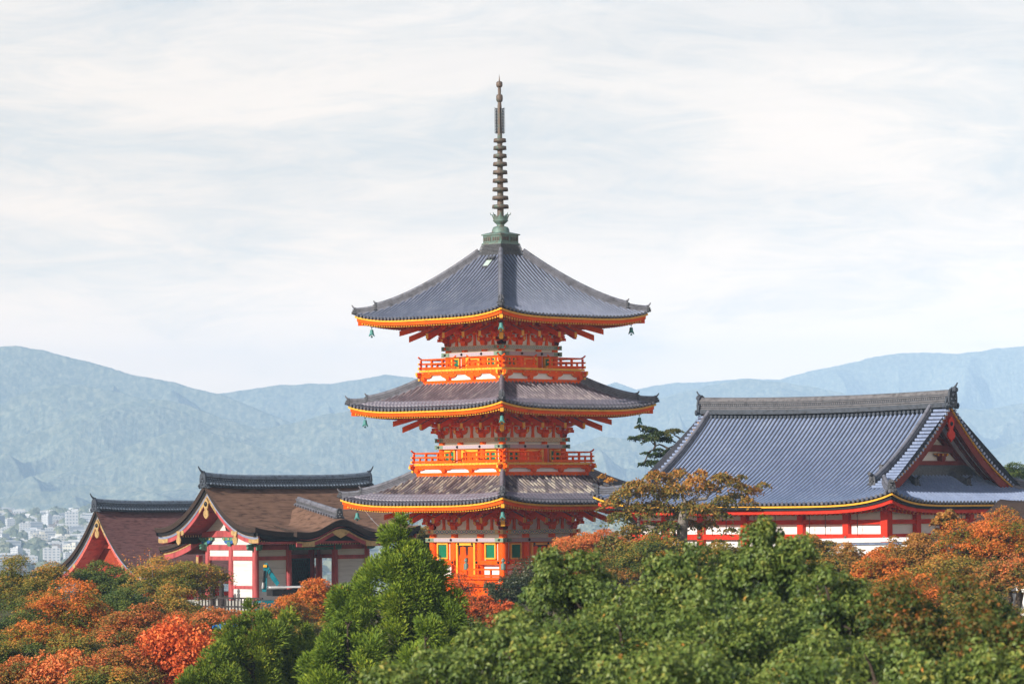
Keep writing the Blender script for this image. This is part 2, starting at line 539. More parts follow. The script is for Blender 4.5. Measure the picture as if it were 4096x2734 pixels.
def onigawara(mb, p, out, w=0.5, h=0.6, m=0):
    """ridge-end ornament: shouldered plate with curls, face bumps and a round boss"""
    p, out = np.array(p, float), np.array(out, float)
    side = np.array((-out[1], out[0], 0.0))
    up = np.array((0, 0, 1.0))
    o = [(-.5, 0), (-.62, .1), (-.55, .24), (-.40, .26), (-.42, .5), (-.36, .78), (-.2, .95), (0, 1.0), (.2, .95), (.36, .78), (.42, .5), (.40, .26), (.55, .24), (.62, .1), (.5, 0), (.2, .06), (0, .0), (-.2, .06)]
    mb.prism([(x * w, y * h) for x, y in o], p, side, up, out, 0.12, m)
    for x, y, r in ((0, .62, .15), (-.18, .42, .11), (.18, .42, .11), (0, .24, .13), (-.46, .13, .1), (.46, .13, .1)):
        c = p + side * x * w + up * y * h + out * 0.06
        mb.tube([c, c + out * 0.05, c + out * 0.09], [r * w, r * w * .85, r * w * .35], 8, m)


def ridge_run(mb, pts, w, h, m=0, layers=3, om=None):
    """stacked flat tiles with a round cap, following pts (on the roof surface)"""
    pts = np.array(pts, float)
    for i in range(layers):
        z0, z1 = h * i / layers - (.12 if i == 0 else 0), h * (i + .62) / layers
        ww = w * (1.0 - 0.07 * i)
        mb.sweep(pts, [(-ww / 2, z0), (ww / 2, z0), (ww / 2, z1), (-ww / 2, z1)], m)
        w2 = ww * 0.86
        mb.sweep(pts, [(-w2 / 2, z1), (w2 / 2, z1), (w2 / 2, h * (i + 1) / layers), (-w2 / 2, h * (i + 1) / layers)], m if om is None else om)
    cap = pts + np.array((0, 0, h + w * 0.12))
    mb.tube(cap, w * 0.36, 8, m)


def iron_stud(mb, c, n, r, m):
    c, n = np.array(c, float), np.array(n, float)
    mb.tube([c, c + n * .05, c + n * .09], [r, r * .9, r * .35], 8, m)


# ------------------------------------------------------------------ the pagoda
PAG_D = 240.0
pc = at(2012, 2020, PAG_D)
PAG_LOC = (pc.x, PAG_D, -4.6)
PAG_ROT = rad(45)
pag = thing('pagoda', 'three-storeyed vermilion pagoda with grey tiled roofs and a tall bronze spire in the centre', 'pagoda', PAG_LOC, PAG_ROT)
PAG_MW = Matrix.Translation(PAG_LOC) @ Matrix.Rotation(PAG_ROT, 4, 'Z')

STOREYS = [
    dict(hw=2.95, De=6.98, ze=4.62, up=0.46, din=3.55, zt=6.50, b1=(2.93, 3.18), b2=(2.45, 2.70), fl=0.40, d1=6.0, tm='tile_low', band=(0.42, 1.25), p1='beam_blue', p2='beam_violet'),
    dict(hw=2.55, De=6.62, ze=10.20, up=0.44, din=3.25, zt=12.02, b1=(8.38, 8.63), b2=(7.98, 8.22), fl=7.15, d1=5.72, tm='tile_mid', band=(0.42, 1.15), p1='beam_cream', p2='beam_violet', bal=3.85, base=3.75, bz=6.36),
    dict(hw=2.24, De=6.31, ze=15.62, up=0.44, din=0.90, zt=19.65, b1=(13.87, 14.12), b2=(13.48, 13.74), fl=12.75, d1=5.32, tm='tile_top', band=None, p1='beam_green', p2='beam_violet', bal=3.52, base=3.44, bz=11.85),
]
FACES = []
for k in range(4):
    a = k * PI / 2
    FACES.append((np.array((math.sin(a), -math.cos(a), 0.0)), np.array((math.cos(a), math.sin(a), 0.0))))   # normal, tangent


def smooth01(t):
    t = min(1.0, max(0.0, t))
    return t * t * (3 - 2 * t)


def pagoda_roof(S):
    De, din, ze, zt, up, k_ = S['De'], S['din'], S['ze'], S['zt'], S['up'], 0.42
    zs = ze + 0.12

    def surf(s, d):
        tau = (d - din) / (De - din)
        g = (1 + k_) * tau - k_ * tau * tau
        return zt + (zs - zt) * g + up * (abs(s) / De) ** 4 * (d / De) ** 2
    mb = MB()
    nrow = int(round(2 * De / 0.30))
    pitch = 2 * De / nrow
    for fi, (n, t) in enumerate(FACES):
        xs = [-De + pitch * i for i in range(nrow + 1)]
        K = 12
        cols = []
        for s in xs:
            top = max(din, min(abs(s), De - 0.02))
            ds = np.linspace(De, top, K)
            cols.append([n * d + t * s + np.array((0, 0, surf(s, d))) for d in ds])
        cols = np.array(cols)
        lift = np.array((0, 0, -0.055))
        uvs = np.zeros((len(xs), K, 2))
        uvs[:, :, 0] = np.arange(len(xs))[:, None] + fi * 100 + .25
        uvs[:, :, 1] = np.linspace(0, De - din, K)[None]
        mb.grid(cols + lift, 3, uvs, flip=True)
        for i in range(nrow):
            s = xs[i] + pitch / 2
            top = max(din, abs(s) + 0.02)
            if De - top < 0.15:
                continue
            kk = max(3, int((De - top) / 0.28) + 1)
            ds = np.linspace(De + 0.03, top, kk)
            if S['band']:
                ds = np.unique(np.concatenate([ds, [De - b for b in S['band'] if De - b > top]]))[::-1]
            tile_row(mb, [n * d + t * s + np.array((0, 0, surf(s, d) - 0.02)) for d in ds], t, i + fi * 100, band=S['band'])
        if S['band']:     # flatter overlapping repair tiles laid across the rows near the eave
            b0, b1 = S['band'][0] - .02, S['band'][1]
            nst = 3
            for q in range(nst):
                d0 = De - b0 - (b1 - b0) * q / nst
                d1 = De - b0 - (b1 - b0) * (q + 1.15) / nst
                L = d0 - 0.45
                m_ = int(2 * L / pitch)
                ss = np.linspace(-L, L, m_ * 4 + 1)
                ph = (np.arange(len(ss)) % 4) / 4 + (q % 2) * .5
                wav = 0.055 * np.abs(np.sin(ph * PI))
                rows_ = []
                for dd, hz in ((d0, 0.03), (d0 - 0.005, 0.075), ((d0 + d1) / 2, 0.07), (d1, 0.045)):
                    rows_.append([n * (dd - (0.07 * abs(math.cos(p_ * PI)) if dd > d0 - .01 else 0)) + t * s + np.array((0, 0, surf(s, dd) + hz + w_)) for s, w_, p_ in zip(ss, wav, ph)])
                uv = np.zeros((4, len(ss), 2))
                uv[:, :, 0] = np.floor(np.arange(len(ss)) / 4 + q * 31.5)[None] + .5
                uv[:, :, 1] = q * 0.36 + .2
                mb.grid(rows_, 2, uv, flip=False)
    roof = mb.build('roof', [MAT[S['tm']], MAT['tile_eave'], MAT['tile_band'], MAT['tile_valley']], pag)

    # eave boards, soffit and rafters
    def zr(s, d):
        return ze - 0.285 + 0.20 * (De - d) + up * (min(abs(s), De) / De) ** 4 * (d / De) ** 2
    for nm, inset, th, z0, z1, mm in (('eave_board', 0.10, 0.08, -0.105, 0.0, 'yellow'), ('eave_gap_shade', 0.13, 0.06, 0.003, 0.115, 'black_layer'), ('fascia_board', 0.20, 0.10, -0.30, -0.108, 'vermilion')):  # the black strip paints in the shaded gap between tiles and yellow board
        mb = MB()
        for n, t in FACES:
            d = De - inset
            pts = [n * d + t * s + np.array((0, 0, ze + up * (abs(s) / De) ** 4)) for s in np.linspace(-d, d, 41)]
            mb.sweep(pts, [(-th / 2, z0), (th / 2, z0), (th / 2, z1), (-th / 2, z1)], 0, side=n)
        mb.build(nm, MAT[mm], roof)
    mb = MB()
    for n, t in FACES:
        d0, d1 = De - 0.22, S['hw'] - .1
        g = []
        for q in range(7):
            d = d0 + (d1 - d0) * q / 6
            g.append([n * d + t * s + np.array((0, 0, zr(s, d) + .02)) for s in np.linspace(-d, d, 25)])
        mb.grid(g, 0, flip=False)
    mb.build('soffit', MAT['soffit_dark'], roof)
    mb = MB()
    nr = int(De * 2 / 0.22)
    for n, t in FACES:
        for i in range(nr):
            s = -De + .33 + (2 * De - .66) * i / (nr - 1)
            d0 = De - 0.27
            d1 = max(De - 1.7, abs(s) + .05)
            if d1 < d0 - .1:
                p = [n * d + t * s + np.array((0, 0, zr(s, d) - 0.085)) for d in (d1, d0)]
                mb.bar(p[0], p[1], 0.12, 0.15, 0, 1)
            d0 = De - 1.55
            d1 = max(S['hw'], abs(s) + .05)
            if d1 < d0 - .1:
                p = [n * d + t * s + np.array((0, 0, zr(s, d) - 0.25)) for d in (d1, d0)]
                mb.bar(p[0], p[1], 0.105, 0.135, 0, 1)
    for n, t in FACES:
        c = (n + t)
        r0, r1 = S['hw'], De - 0.22
        pz = [c * r + np.array((0, 0, zr(r, r) - 0.17)) for r in (r0, De - 1.5, r1)]
        mb.bar(pz[0], pz[1], 0.2, 0.26, 0, 1)
        mb.bar(pz[1], pz[2], 0.2, 0.24, 0, 1)
        mb.bar(pz[1] + (0, 0, .135), pz[2] + c * .03 + (0, 0, .135), 0.24, 0.03, 2)
    mb.build('rafters', [MAT['vermilion'], MAT['yellow'], MAT['dark_wood']], roof)
    # hip ridges in two steps, each with its ornament
    for n, t in FACES:
        c = n + t
        cu = c / np.linalg.norm(c)
        mb = MB()
        P = lambda d, h=0.0: c * d + np.array((0, 0, surf(d, d) + h))
        top = din if S['zt'] < 19 else din + .05
        ridge_run(mb, [P(d) for d in np.linspace(top, S['d1'], 14)], 0.34, 0.28, 0, 3, 1)
        ridge_run(mb, [P(d) + (0, 0, .0) for d in np.linspace(S['d1'] - .05, De - .10, 6)], 0.28, 0.20, 0, 2, 1)
        onigawara(mb, P(S['d1'], -.03) + cu * .04, cu, 0.42, 0.52, 1)
        horn(mb, P(S['d1'], .38) - cu * .08, cu, 0.20, 0, .09)
        onigawara(mb, P(De - .10, -.05) + cu * .02, cu, 0.36, 0.40, 1)
        horn(mb, P(De - .10, .27) - cu * .08, cu, 0.24, 0, .085)
        mb.tube([P(De - .1, .02), P(De + .05, .04)], .09, 9, 1)
        mb.tube([P(S['d1'] - .02, .28), P(S['d1'] + .12, .30)], .08, 9, 1)
        mb.build('hip_ridge', [MAT['ridge_tile'], MAT['ornament_tile']], roof)
    return roof, surf, zr


def boat_arm(mb, c, t, n, L, h, w, m=0, em=1):
    """bracket arm with curved underside, length L along t, thickness w along n, top at c.z"""
    poly = [(-L / 2, 0), (-L / 2, -h * .45), (-L * .40, -h * .8), (-L * .28, -h), (L * .28, -h), (L * .40, -h * .8), (L / 2, -h * .45), (L / 2, 0)]
    mb.prism(poly, c, t, (0, 0, 1), n, w, m)
    for sg in (-1, 1):
        p = np.array(c, float) + np.array(t) * sg * (L / 2 + .004) + np.array((0, 0, -h * .25))
        mb.bar(p - np.array(t) * sg * .02, p + np.array(t) * sg * .006, w * 1.02, h * .42, em)


def bearing_block(mb, c, s, m=0, n=(0, -1, 0), t=(1, 0, 0)):
    """small block tapering below"""
    c = np.array(c, float)
    n, t = np.array(n, float), np.array(t, float)
    v = []
    for z, k in ((-s * .45, .34), (-s * .1, .5), (s * .4, .5)):
        for a, b in ((-1, -1), (1, -1), (1, 1), (-1, 1)):
            v.append(c + t * a * s * k + n * b * s * k + np.array((0, 0, z)))
    f = [(3, 2, 1, 0), (8, 9, 10, 11)]
    for q in (0, 4):
        f += [(q + i, q + (i + 1) % 4, q + 4 + (i + 1) % 4, q + 4 + i) for i in range(4)]
    mb.add(v, f, m)


def storey(S, first=False):
    roof, surf, zr = pagoda_roof(S)
    hw, fl = S['hw'], S['fl']
    zb = S['b1'][1]
    cr = 0.25 if first else 0.21
    sc = [-hw, -hw * .375, hw * .375, hw]
    # plaster wall
    mb = MB()
    for n, t in FACES:
        mb.box(n * (hw - .06) + np.array((0, 0, (fl - .1 + zr(0, hw)) / 2)), (2 * hw if abs(t[0]) > .5 else .1, 2 * hw if abs(t[1]) > .5 else .1, zr(0, hw) - fl + .1))
    mb.build('wall', MAT['plaster'], pag)
    col0 = None
    for n, t in FACES:
        for s in sc[:-1]:
            p = n * hw + t * s
            if col0 is None:
                mb = MB()
                mb.tube([(0, 0, fl - .1), (0, 0, zb)], cr, 18, 0)
                col0 = mb.build('column', MAT['vermilion'], pag, p)
            else:
                c = col0.copy()
                C.objects.link(c)
                c.location = p
    # painted tie beams
    ext = hw + .34
    for n, t in FACES:
        for (z0, z1), pm, endm, off in ((S['b1'], S['p1'], 'gold' if first else 'beam_end', .0), (S['b2'], S['p2'], 'beam_end', .045)):
            mb = MB()
            d = hw + cr + .01 + off * .3
            cz, hh = (z0 + z1) / 2, z1 - z0
            off_e = .002 if abs(t[0]) > .5 else 0.0
            for s0, s1, mm in ((-ext - off_e, -hw + .35, 1), (-hw + .35, hw - .35, 0), (hw - .35, ext + off_e, 1)):
                o_ = n * (d + (.006 if mm else 0))
                th = .14
                pts = np.array([o_ + t * s0, o_ + t * s1])
                v = []
                for p in pts:
                    for a, b in ((-1, z0), (1, z0), (1, z1), (-1, z1)):
                        v.append(p + n * a * th / 2 + np.array((0, 0, b)))
                uv = [(s0, 0), (s0, 0), (s0, 1), (s0, 1), (s1, 0), (s1, 0), (s1, 1), (s1, 1)]
                mb.add(v, [(0, 1, 5, 4), (1, 2, 6, 5), (2, 3, 7, 6), (3, 0, 4, 7), (3, 2, 1, 0), (4, 5, 6, 7)], mm, uv)
            # gilt outline and rosette on the ends
            for sg in (-1, 1):
                se = sg * (hw + .02)
                for zz in (z0 + .012, z1 - .012):
                    mb.box(n * (d + .075) + t * sg * (hw) + np.array((0, 0, zz)), (.7 if abs(t[0]) > .5 else .02, .7 if abs(t[1]) > .5 else .02, .022), None, 2)
                iron_stud(mb, n * (d + .075) + t * se + np.array((0, 0, cz)), n, .075, 4 if off == 0 else 3)
            if off:
                for s in sc[1:3]:
                    iron_stud(mb, n * (d + .07) + t * s + np.array((0, 0, cz)), n, .085, 3)
            mb.build('painted_beam', [MAT[pm], MAT[endm], MAT['gold'], MAT['black_iron'], MAT['vermilion']], pag)
    # bracket clusters
    outn = (.38, .76, 1.14)
    H = zr(0, hw + 1.14) - zb - .22

    def cluster():
        mb = MB()
        n, t = np.array((0, -1.0, 0)), np.array((1.0, 0, 0))
        bearing_block(mb, (0, 0, zb + .13), .40, 0)
        bearing_block(mb, (0, -.03, zb + .14), .30, 0)
        step = (H - .32) / 3
        for q in range(4):
            z = zb + .34 + step * q
            if q < 3:
                mb.bar((0, .1, z + .04), (0, -(outn[q] + .14), z + .04), .14, .17, 0, 1)
            for lv in ([q] if q else [0]):
                o_ = 0 if q == 0 else outn[q - 1]
                boat_arm(mb, (0, -o_, z + .13), t, n, 1.18, .26, .14)
                for s in (-.48, 0, .48):
                    bearing_block(mb, (s, -o_, z + .21), .21, 0)
            if q in (1, 2):
                boat_arm(mb, (0, -.02, z + .12), t, n, 1.05, .21, .13)
                for s in (-.42, 0, .42):
                    bearing_block(mb, (s, -.02, z + .19), .17, 0)
        o = mb.build('bracket_cluster', [MAT['vermilion'], MAT['yellow']], pag)
        mb = MB()
        ez = S['ze'] - .93
        x0, x1 = .35, 1.80
        pts = [np.array((0, -x, ez + (x1 - x) * .46 + .05 * ((x - x0) / (x1 - x0)) ** 2)) for x in np.linspace(x0, x1, 5)]
        mb.sweep(pts, [(-.10, -.16), (.10, -.16), (.10, .15), (-.10, .15)], 0, caps=False)
        mb.sweep(pts, [(-.10, .152), (.10, .152), (.10, .165), (-.10, .165)], 2, caps=False)
        p = pts[-1]
        mb.box(p + np.array((0, -.006, 0)), (.205, .014, .315), None, 1)
        # the angled end shows its yellow paint on the outer side
        tr = mb.build('tail_rafter', [MAT['vermilion'], MAT['yellow'], MAT['tail_top']], o)
        return o

    def corner_cluster():
        mb = MB()
        step = (H - .32) / 3
        for q in range(3):
            z = zb + .34 + step * q
            mb.bar((0, .1, z + .04), (0, -(outn[q] * 1.414 + .16), z + .04), .17, .17, 0, 1)
            bearing_block(mb, (0, -outn[q] * 1.414, z + .2), .2, 0)
        o = mb.build('corner_bracket', [MAT['vermilion'], MAT['yellow']], pag)
        for ro, ez, st, hgt in ((2.38, S['ze'] - 1.08, .44, .34), (2.95, S['ze'] - .72, .30, .30)):
            mb = MB()
            pts = [np.array((0, -x, ez + (ro - x) * st + .04 * (x / ro) ** 2)) for x in np.linspace(.4, ro, 6)]
            mb.sweep(pts, [(-.12, -hgt / 2), (.12, -hgt / 2), (.12, hgt / 2), (-.12, hgt / 2)], 0, caps=False)
            mb.sweep(pts, [(-.12, hgt / 2 + .002), (.12, hgt / 2 + .002), (.12, hgt / 2 + .015), (-.12, hgt / 2 + .015)], 2, caps=False)
            mb.box(pts[-1] + np.array((0, -.006, 0)), (.245, .014, hgt + .01), None, 1)
            mb.build('tail_rafter', [MAT['vermilion'], MAT['yellow'], MAT['tail_top']], o)
        return o
    cl, cc = cluster(), corner_cluster()
    first_cl = True
    for k, (n, t) in enumerate(FACES):
        for s in sc:
            p = n * hw + t * s
            c = cl if first_cl else copy_tree(cl, pag)
            first_cl = False
            c.location = p
            c.rotation_euler = (0, 0, k * PI / 2)
        c = cc if k == 0 else copy_tree(cc, pag)
        c.location = (n + t) * hw
        c.rotation_euler = (0, 0, k * PI / 2 + PI / 4)
    mb = MB()
    step = (H - .32) / 3
    for q in range(3):
        d = hw + outn[q]
        z = zb + .34 + step * (q + 1) + .30
        for n, t in FACES:
            e = d + .25
            mb.bar(n * d + t * -e + np.array((0, 0, z)), n * d + t * e + np.array((0, 0, z + .001)), .12, .14, 0, 1)
    for n, t in FACES:
        d = hw + .02
        for z in (zb + .34 + step * 1 + .30, zb + .34 + step * 2 + .3):
            mb.bar(n * d + t * -d + np.array((0, 0, z)), n * d + t * d + np.array((0, 0, z)), .12, .14, 0, 1)
        # struts in mid bay
        for s in (-hw * .69, 0, hw * .69):
            mb.prism([(-.12, 0), (-.08, .3), (-.10, .62), (.10, .62), (.08, .3), (.12, 0)], n * (hw + .01) + t * s + np.array((0, 0, zb)), t, (0, 0, 1), n, .1, 0)
            bearing_block(mb, n * (hw + .02) + t * s + np.array((0, 0, zb + .68)), .2, 0, n, t)
    mb.build('eave_purlins', [MAT['vermilion'], MAT['yellow']], pag)
    mb = MB()
    for n, t in FACES:
        z0, z1 = zb + .70, zr(0, hw) + .05
        w_ = hw + .002 * abs(t[0])
        mb.box(n * (hw + .03) + np.array((0, 0, (z0 + z1) / 2)), (2 * w_ + .1 if abs(t[0]) > .5 else .06, 2 * w_ + .04 if abs(t[1]) > .5 else .06, z1 - z0))
    mb.build('bracket_board', MAT['vermilion'], pag)
    # bays: shutters in the side bays, doors in the middle one
    z_hi = S['b2'][0]
    z_lo = 1.38 if first else fl + .02
    wz0, wz1 = (z_lo + .04, z_hi - .05)
    for k, (n, t) in enumerate(FACES):
        for bi, (s0, s1) in enumerate(((sc[0], sc[1]), (sc[1], sc[2]), (sc[2], sc[3]))):
            cs, bw = (s0 + s1) / 2, (s1 - s0) - 2 * cr
            mb = MB()
            zlo = fl + .02 if (bi == 1 or not first) else z_lo
            mb.prism([(-bw / 2 + .03, zlo), (bw / 2 - .03, zlo), (bw / 2 - .03, z_hi), (-bw / 2 + .03, z_hi)], n * (hw + .03) + t * cs, t, (0, 0, 1), n, .07, 0)
            pn = mb.build('bay_panel', MAT['vermilion'], pag)
            if bi != 1:
                ww, fz0, fz1 = min(.92, bw - .28) / 2, wz0 + .02, wz1 - .02
                mb = MB()
                b_ = .085
                for x0, x1, y0, y1 in ((-ww, -ww + b_, fz0, fz1), (ww - b_, ww, fz0, fz1), (-ww + b_, ww - b_, fz0, fz0 + b_), (-ww + b_, ww - b_, fz1 - b_, fz1)):
                    mb.prism([(x0, y0), (x1, y0), (x1, y1), (x0, y1)], n * (hw + .12) + t * cs, t, (0, 0, 1), n, .13, 0)
                wnd = mb.build('window', MAT['yellow'], pag)
                mb = MB()
                for sg in (-1, 1):
                    xx = sg * (ww + .07)
                    mb.prism([(xx - .018, z_lo), (xx + .018, z_lo), (xx + .018, z_hi - .03), (xx - .018, z_hi - .03)], n * (hw + .062) + t * cs, t, (0, 0, 1), n, .012, 1)
                q = -ww + b_
                while q < ww - b_ - .02:
                    mb.box(n * (hw + .09) + t * (cs + q + .03) + np.array((0, 0, (fz0 + fz1) / 2)), (.045, .045, fz1 - fz0 - 2 * b_), Matrix.Rotation(PI / 4, 3, 'Z'))
                    q += .066
                mb.prism([(-ww + b_, fz0 + b_), (ww - b_, fz0 + b_), (ww - b_, fz1 - b_), (-ww + b_, fz1 - b_)], n * (hw + .07) + t * cs, t, (0, 0, 1), n, .02, 0)
                mb.build('lattice', [MAT['green_bar'], MAT['plaster']], wnd)
            else:
                ww, b_ = bw / 2 - .05, .14
                y0, y1 = fl + .02, z_hi - .06
                mb = MB()
                for xa, xb, ya, yb in ((-ww, -ww + b_, y0, y1), (ww - b_, ww, y0, y1), (-ww + b_, ww - b_, y1 - b_, y1)):
                    mb.prism([(xa, ya), (xb, ya), (xb, yb), (xa, yb)], n * (hw + .14) + t * cs, t, (0, 0, 1), n, .18, 0)
                dr = mb.build('door', MAT['yellow'], pag)
                for sg in (-1, 1):
                    mb = MB()
                    lw = (ww - b_ - .02)
                    cx = sg * lw / 2 + sg * .01
                    mb.prism([(cx - lw / 2 + .01, y0), (cx + lw / 2 - .01, y0), (cx + lw / 2 - .01, y1 - b_), (cx - lw / 2 + .01, y1 - b_)], n * (hw + .08) + t * cs, t, (0, 0, 1), n, .05, 0)
                    yt = y1 - b_
                    if first:
                        for xx in (cx - lw / 2 + .05, cx + lw / 2 - .05):
                            mb.prism([(xx - .05, yt), (xx + .05, yt), (xx + .035, yt - .5), (xx, yt - .62), (xx - .035, yt - .5)], n * (hw + .112) + t * cs, t, (0, 0, 1), n, .012, 1)
                        mb.prism([(cx - lw / 2, yt), (cx + lw / 2, yt), (cx + lw / 2, yt - .12), (cx, yt - .05), (cx - lw / 2, yt - .12)], n * (hw + .116) + t * cs, t, (0, 0, 1), n, .012, 1)
                        mb.box(n * (hw + .13) + t * (cs + sg * .05) + np.array((0, 0, 1.38)), (.08, .08, .26), None, 1)
                    mb.build('door_leaf', [MAT['vermilion'], MAT['black_iron']], dr)
                if first:
                    for xx in (-ww + .22, ww - .22):
                        mb = MB()
                        iron_stud(mb, n * (hw + .24) + t * (cs + xx) + np.array((0, 0, y1 - .06)), n, .07, 0)
                        mb.build('hinge', MAT['black_iron'], dr)
        if first:
            for s0, s1 in ((-hw - .02, sc[1] + .2), (sc[2] - .2, hw + .02)):
                mb = MB()
                mb.prism([(s0 - .12 * (s0 < -hw), 1.12), (s1 + .12 * (s1 > hw), 1.12), (s1 + .12 * (s1 > hw), 1.38), (s0 - .12 * (s0 < -hw), 1.38)], n * (hw + .27), t, (0, 0, 1), n, .08, 0)
                for s in (s0 + .12, s1 - .12):
                    iron_stud(mb, n * (hw + .31) + t * s + np.array((0, 0, 1.25)), n, .085, 1)
                mb.build('wall_beam', [MAT['vermilion'], MAT['black_iron']], pag)
    return roof, surf, zr


def rail_side(mb, n, t, s0, s1, d, z, h, horns=(True, True), posts=3):
    """one stretch of railing: bottom, middle and upturned top rail on square posts"""
    for k in range(posts):
        s = s0 + .22 + (s1 - s0 - .44) * k / (posts - 1)
        mb.bar(n * d + t * s + np.array((0, 0, z)), n * d + t * s + np.array((0, 0, z + h - .02)), .10, .10, 0)
        if k < posts - 1:
            s2 = s + (s1 - s0 - .44) / (posts - 1) / 2
            mb.bar(n * d + t * s2 + np.array((0, 0, z)), n * d + t * s2 + np.array((0, 0, z + h * .56)), .10, .07, 0)
    mb.bar(n * d + t * s0 + np.array((0, 0, z + .08)), n * d + t * s1 + np.array((0, 0, z + .08)), .12, .13, 0, 1)
    mb.bar(n * d + t * s0 + np.array((0, 0, z + h * .58)), n * d + t * s1 + np.array((0, 0, z + h * .58)), .09, .09, 0, 1)
    pts = []
    for q in np.linspace(0, 1, 21):
        s = s0 + (s1 - s0) * q
        e = 0.0
        if horns[0]:
            e += max(0, 1 - (s - s0) / .42) ** 2 * .16
        if horns[1]:
            e += max(0, 1 - (s1 - s) / .42) ** 2 * .16
        pts.append(n * d + t * s + np.array((0, 0, z + h + e)))
    mb.tube(pts, .048, 7, 0)


def balcony(S):
    fl, B, base, bz = S['fl'], S['bal'], S['base'], S['bz']
    mb = MB()
    mb.box((0, 0, fl - .05), (2 * B - .1, 2 * B - .1, .08), None, 0)
    bal = mb.build('balcony', MAT['vermilion'], pag)
    mb = MB()
    for n, t in FACES:
        nn = int(2 * B / .28)
        for i in range(nn):
            s = -B + (i + .5) * 2 * B / nn
            p = n * (B - .04) + t * s + np.array((0, 0, fl - .085))
            mb.box(p, (2 * B / nn - .02 if abs(t[0]) > .5 else .1, 2 * B / nn - .02 if abs(t[1]) > .5 else .1, .12))
    mb.build('joist_ends', MAT['yellow'], bal)
    mb = MB()
    zt_, zw0 = fl - .15, bz + .22
    for n, t in FACES:
        L = base - .04
        e = .10
        mb.bar(n * (base - .02) + t * -(B + .32) + np.array((0, 0, zt_ - .10)), n * (base - .02) + t * (B + .32) + np.array((0, 0, zt_ - .10 + .0005)), .14, .17, 0, 1)
        mb.prism([(-base - .015, bz), (base + .015, bz), (base + .015, zw0), (-base - .015, zw0)], n * (base - .035), t, (0, 0, 1), n, .10, 0)
        # small blocks under the upper beam and boat-shaped brackets
        nb = 4
        for i in range(nb):
            s = -base + .28 + (2 * base - .56) * i / (nb - 1)
            c = n * (base - .02) + t * s
            boat_arm(mb, c + np.array((0, 0, zw0 + .36)), t, n, 1.25, .20, .12)
            bearing_block(mb, c + np.array((0, 0, zw0 + .11)), .30, 0, n, t)
            for ds in (-.52, 0, .52):
                bearing_block(mb, c + t * ds + np.array((0, 0, zw0 + .43)), .19, 0, n, t)
                mb.box(c + t * (ds - .0) + n * .1 + np.array((0, 0, zw0 + .45)), (.05, .05, .05), None, 1)
        for sg in (-1, 1):
            p = n * (base - .02) + t * sg * (base + .13)
            for zz in (zt_ - .10, zw0 + .30, zw0 + .08):
                mb.box(p + np.array((0, 0, zz)), (.14, .14, .13), None, 1)
    mb.build('bracket_band', [MAT['vermilion'], MAT['yellow']], bal)
    mb = MB()
    for n, t in FACES:
        w_ = base - .10
        mb.box(n * (w_ - .03) + np.array((0, 0, (zt_ + bz) / 2)), (2 * w_ if abs(t[0]) > .5 else .06, 2 * w_ if abs(t[1]) > .5 else .06, zt_ - bz))
    mb.build('balcony_wall', MAT['plaster'], bal)
    for k, (n, t) in enumerate(FACES):
        mb = MB()
        d = B - .12
        rail_side(mb, n, t, -B - .16, -.46, d, fl, .60, posts=4)
        rail_side(mb, n, t, .46, B + .16, d, fl, .60, posts=4)
        mb.build('railing', [MAT['vermilion'], MAT['yellow']], bal)


ROOFS = []
for i, S in enumerate(STOREYS):
    ROOFS.append(storey(S, i == 0))
    if i:
        balcony(S)

# hatch on the upper roof
mb = MB()
s_, d_ = -.50, 1.62
surf3 = ROOFS[2][1]
slope = math.atan((surf3(s_, d_ - .25) - surf3(s_, d_ + .25)) / .5)
R = Matrix.Rotation(slope, 3, 'Y')
n, t = FACES[3]
p = n * d_ + t * -s_
mb.box(np.array(p) + np.array((0, 0, surf3(s_, d_) + .12)), (.50, .42, .05), Matrix.Rotation(-slope, 3, 'Y'), 0)
mb.box(np.array(p) + np.array((0, 0, surf3(s_, d_) + .02)), (.56, .48, .16), Matrix.Rotation(-slope, 3, 'Y'), 1)
hd = np.array(n * (d_ - .34) + t * -s_) + np.array((0, 0, surf3(s_, d_ - .34) + .12))
mb.tube([hd - t * .3, hd + t * .3], .09, 8, 1)
for q in (-.24, 0, .24):
    mb.tube([hd + t * q, hd + t * q + n * .22 + np.array((0, 0, -.1))], .07, 8, 1)
mb.build('roof_hatch', [MAT['hatch_glass'], MAT['ornament_tile']], ROOFS[2][0])

# first storey veranda, posts with bronze caps and podium
mb = MB()
mb.box((0, 0, .34), (8.6, 8.6, .12))
mb.box((0, 0, .12), (8.3, 8.3, .30))
mb.box((0, 0, -.65), (8.0, 8.0, 1.2))
mb.box((0, 0, -.10), (8.42, 8.42, .07))
ver = mb.build('veranda', MAT['vermilion'], pag)
for k, (n, t) in enumerate(FACES):
    mb = MB()
    for s0, s1 in ((-4.2, -1.1), (1.1, 4.2)):
        for z, w_, h_ in ((.50, .12, .12), (.86, .09, .10), (1.12, .10, .10)):
            if z != 1.12:
                mb.bar(n * 4.2 + t * s0 + np.array((0, 0, z)), n * 4.2 + t * s1 + np.array((0, 0, z)), w_, h_)
        for q in range(4):
            s = s0 + (s1 - s0) * q / 3
            mb.bar(n * 4.2 + t * s + np.array((0, 0, .4)), n * 4.2 + t * s + np.array((0, 0, .9)), .1, .1)
    mb.build('railing', MAT['vermilion'], ver)
    for s in (-4.2, -1.1, 1.1):
        mb = MB()
        p = n * 4.2 + t * s
        mb.tube([p + (0, 0, .3), p + (0, 0, .95)], .12, 12, 0)
        mb.lathe([(.0, 1.58), (.02, 1.53), (.08, 1.47), (.125, 1.40), (.11, 1.33), (.06, 1.28), (.06, 1.24), (.13, 1.20), (.15, 1.14), (.14, .90), (.15, .86), (.12, .84)], 14, p, 1)
        mb.build('newel_post', [MAT['vermilion'], MAT['patina']], ver)
mb = MB()
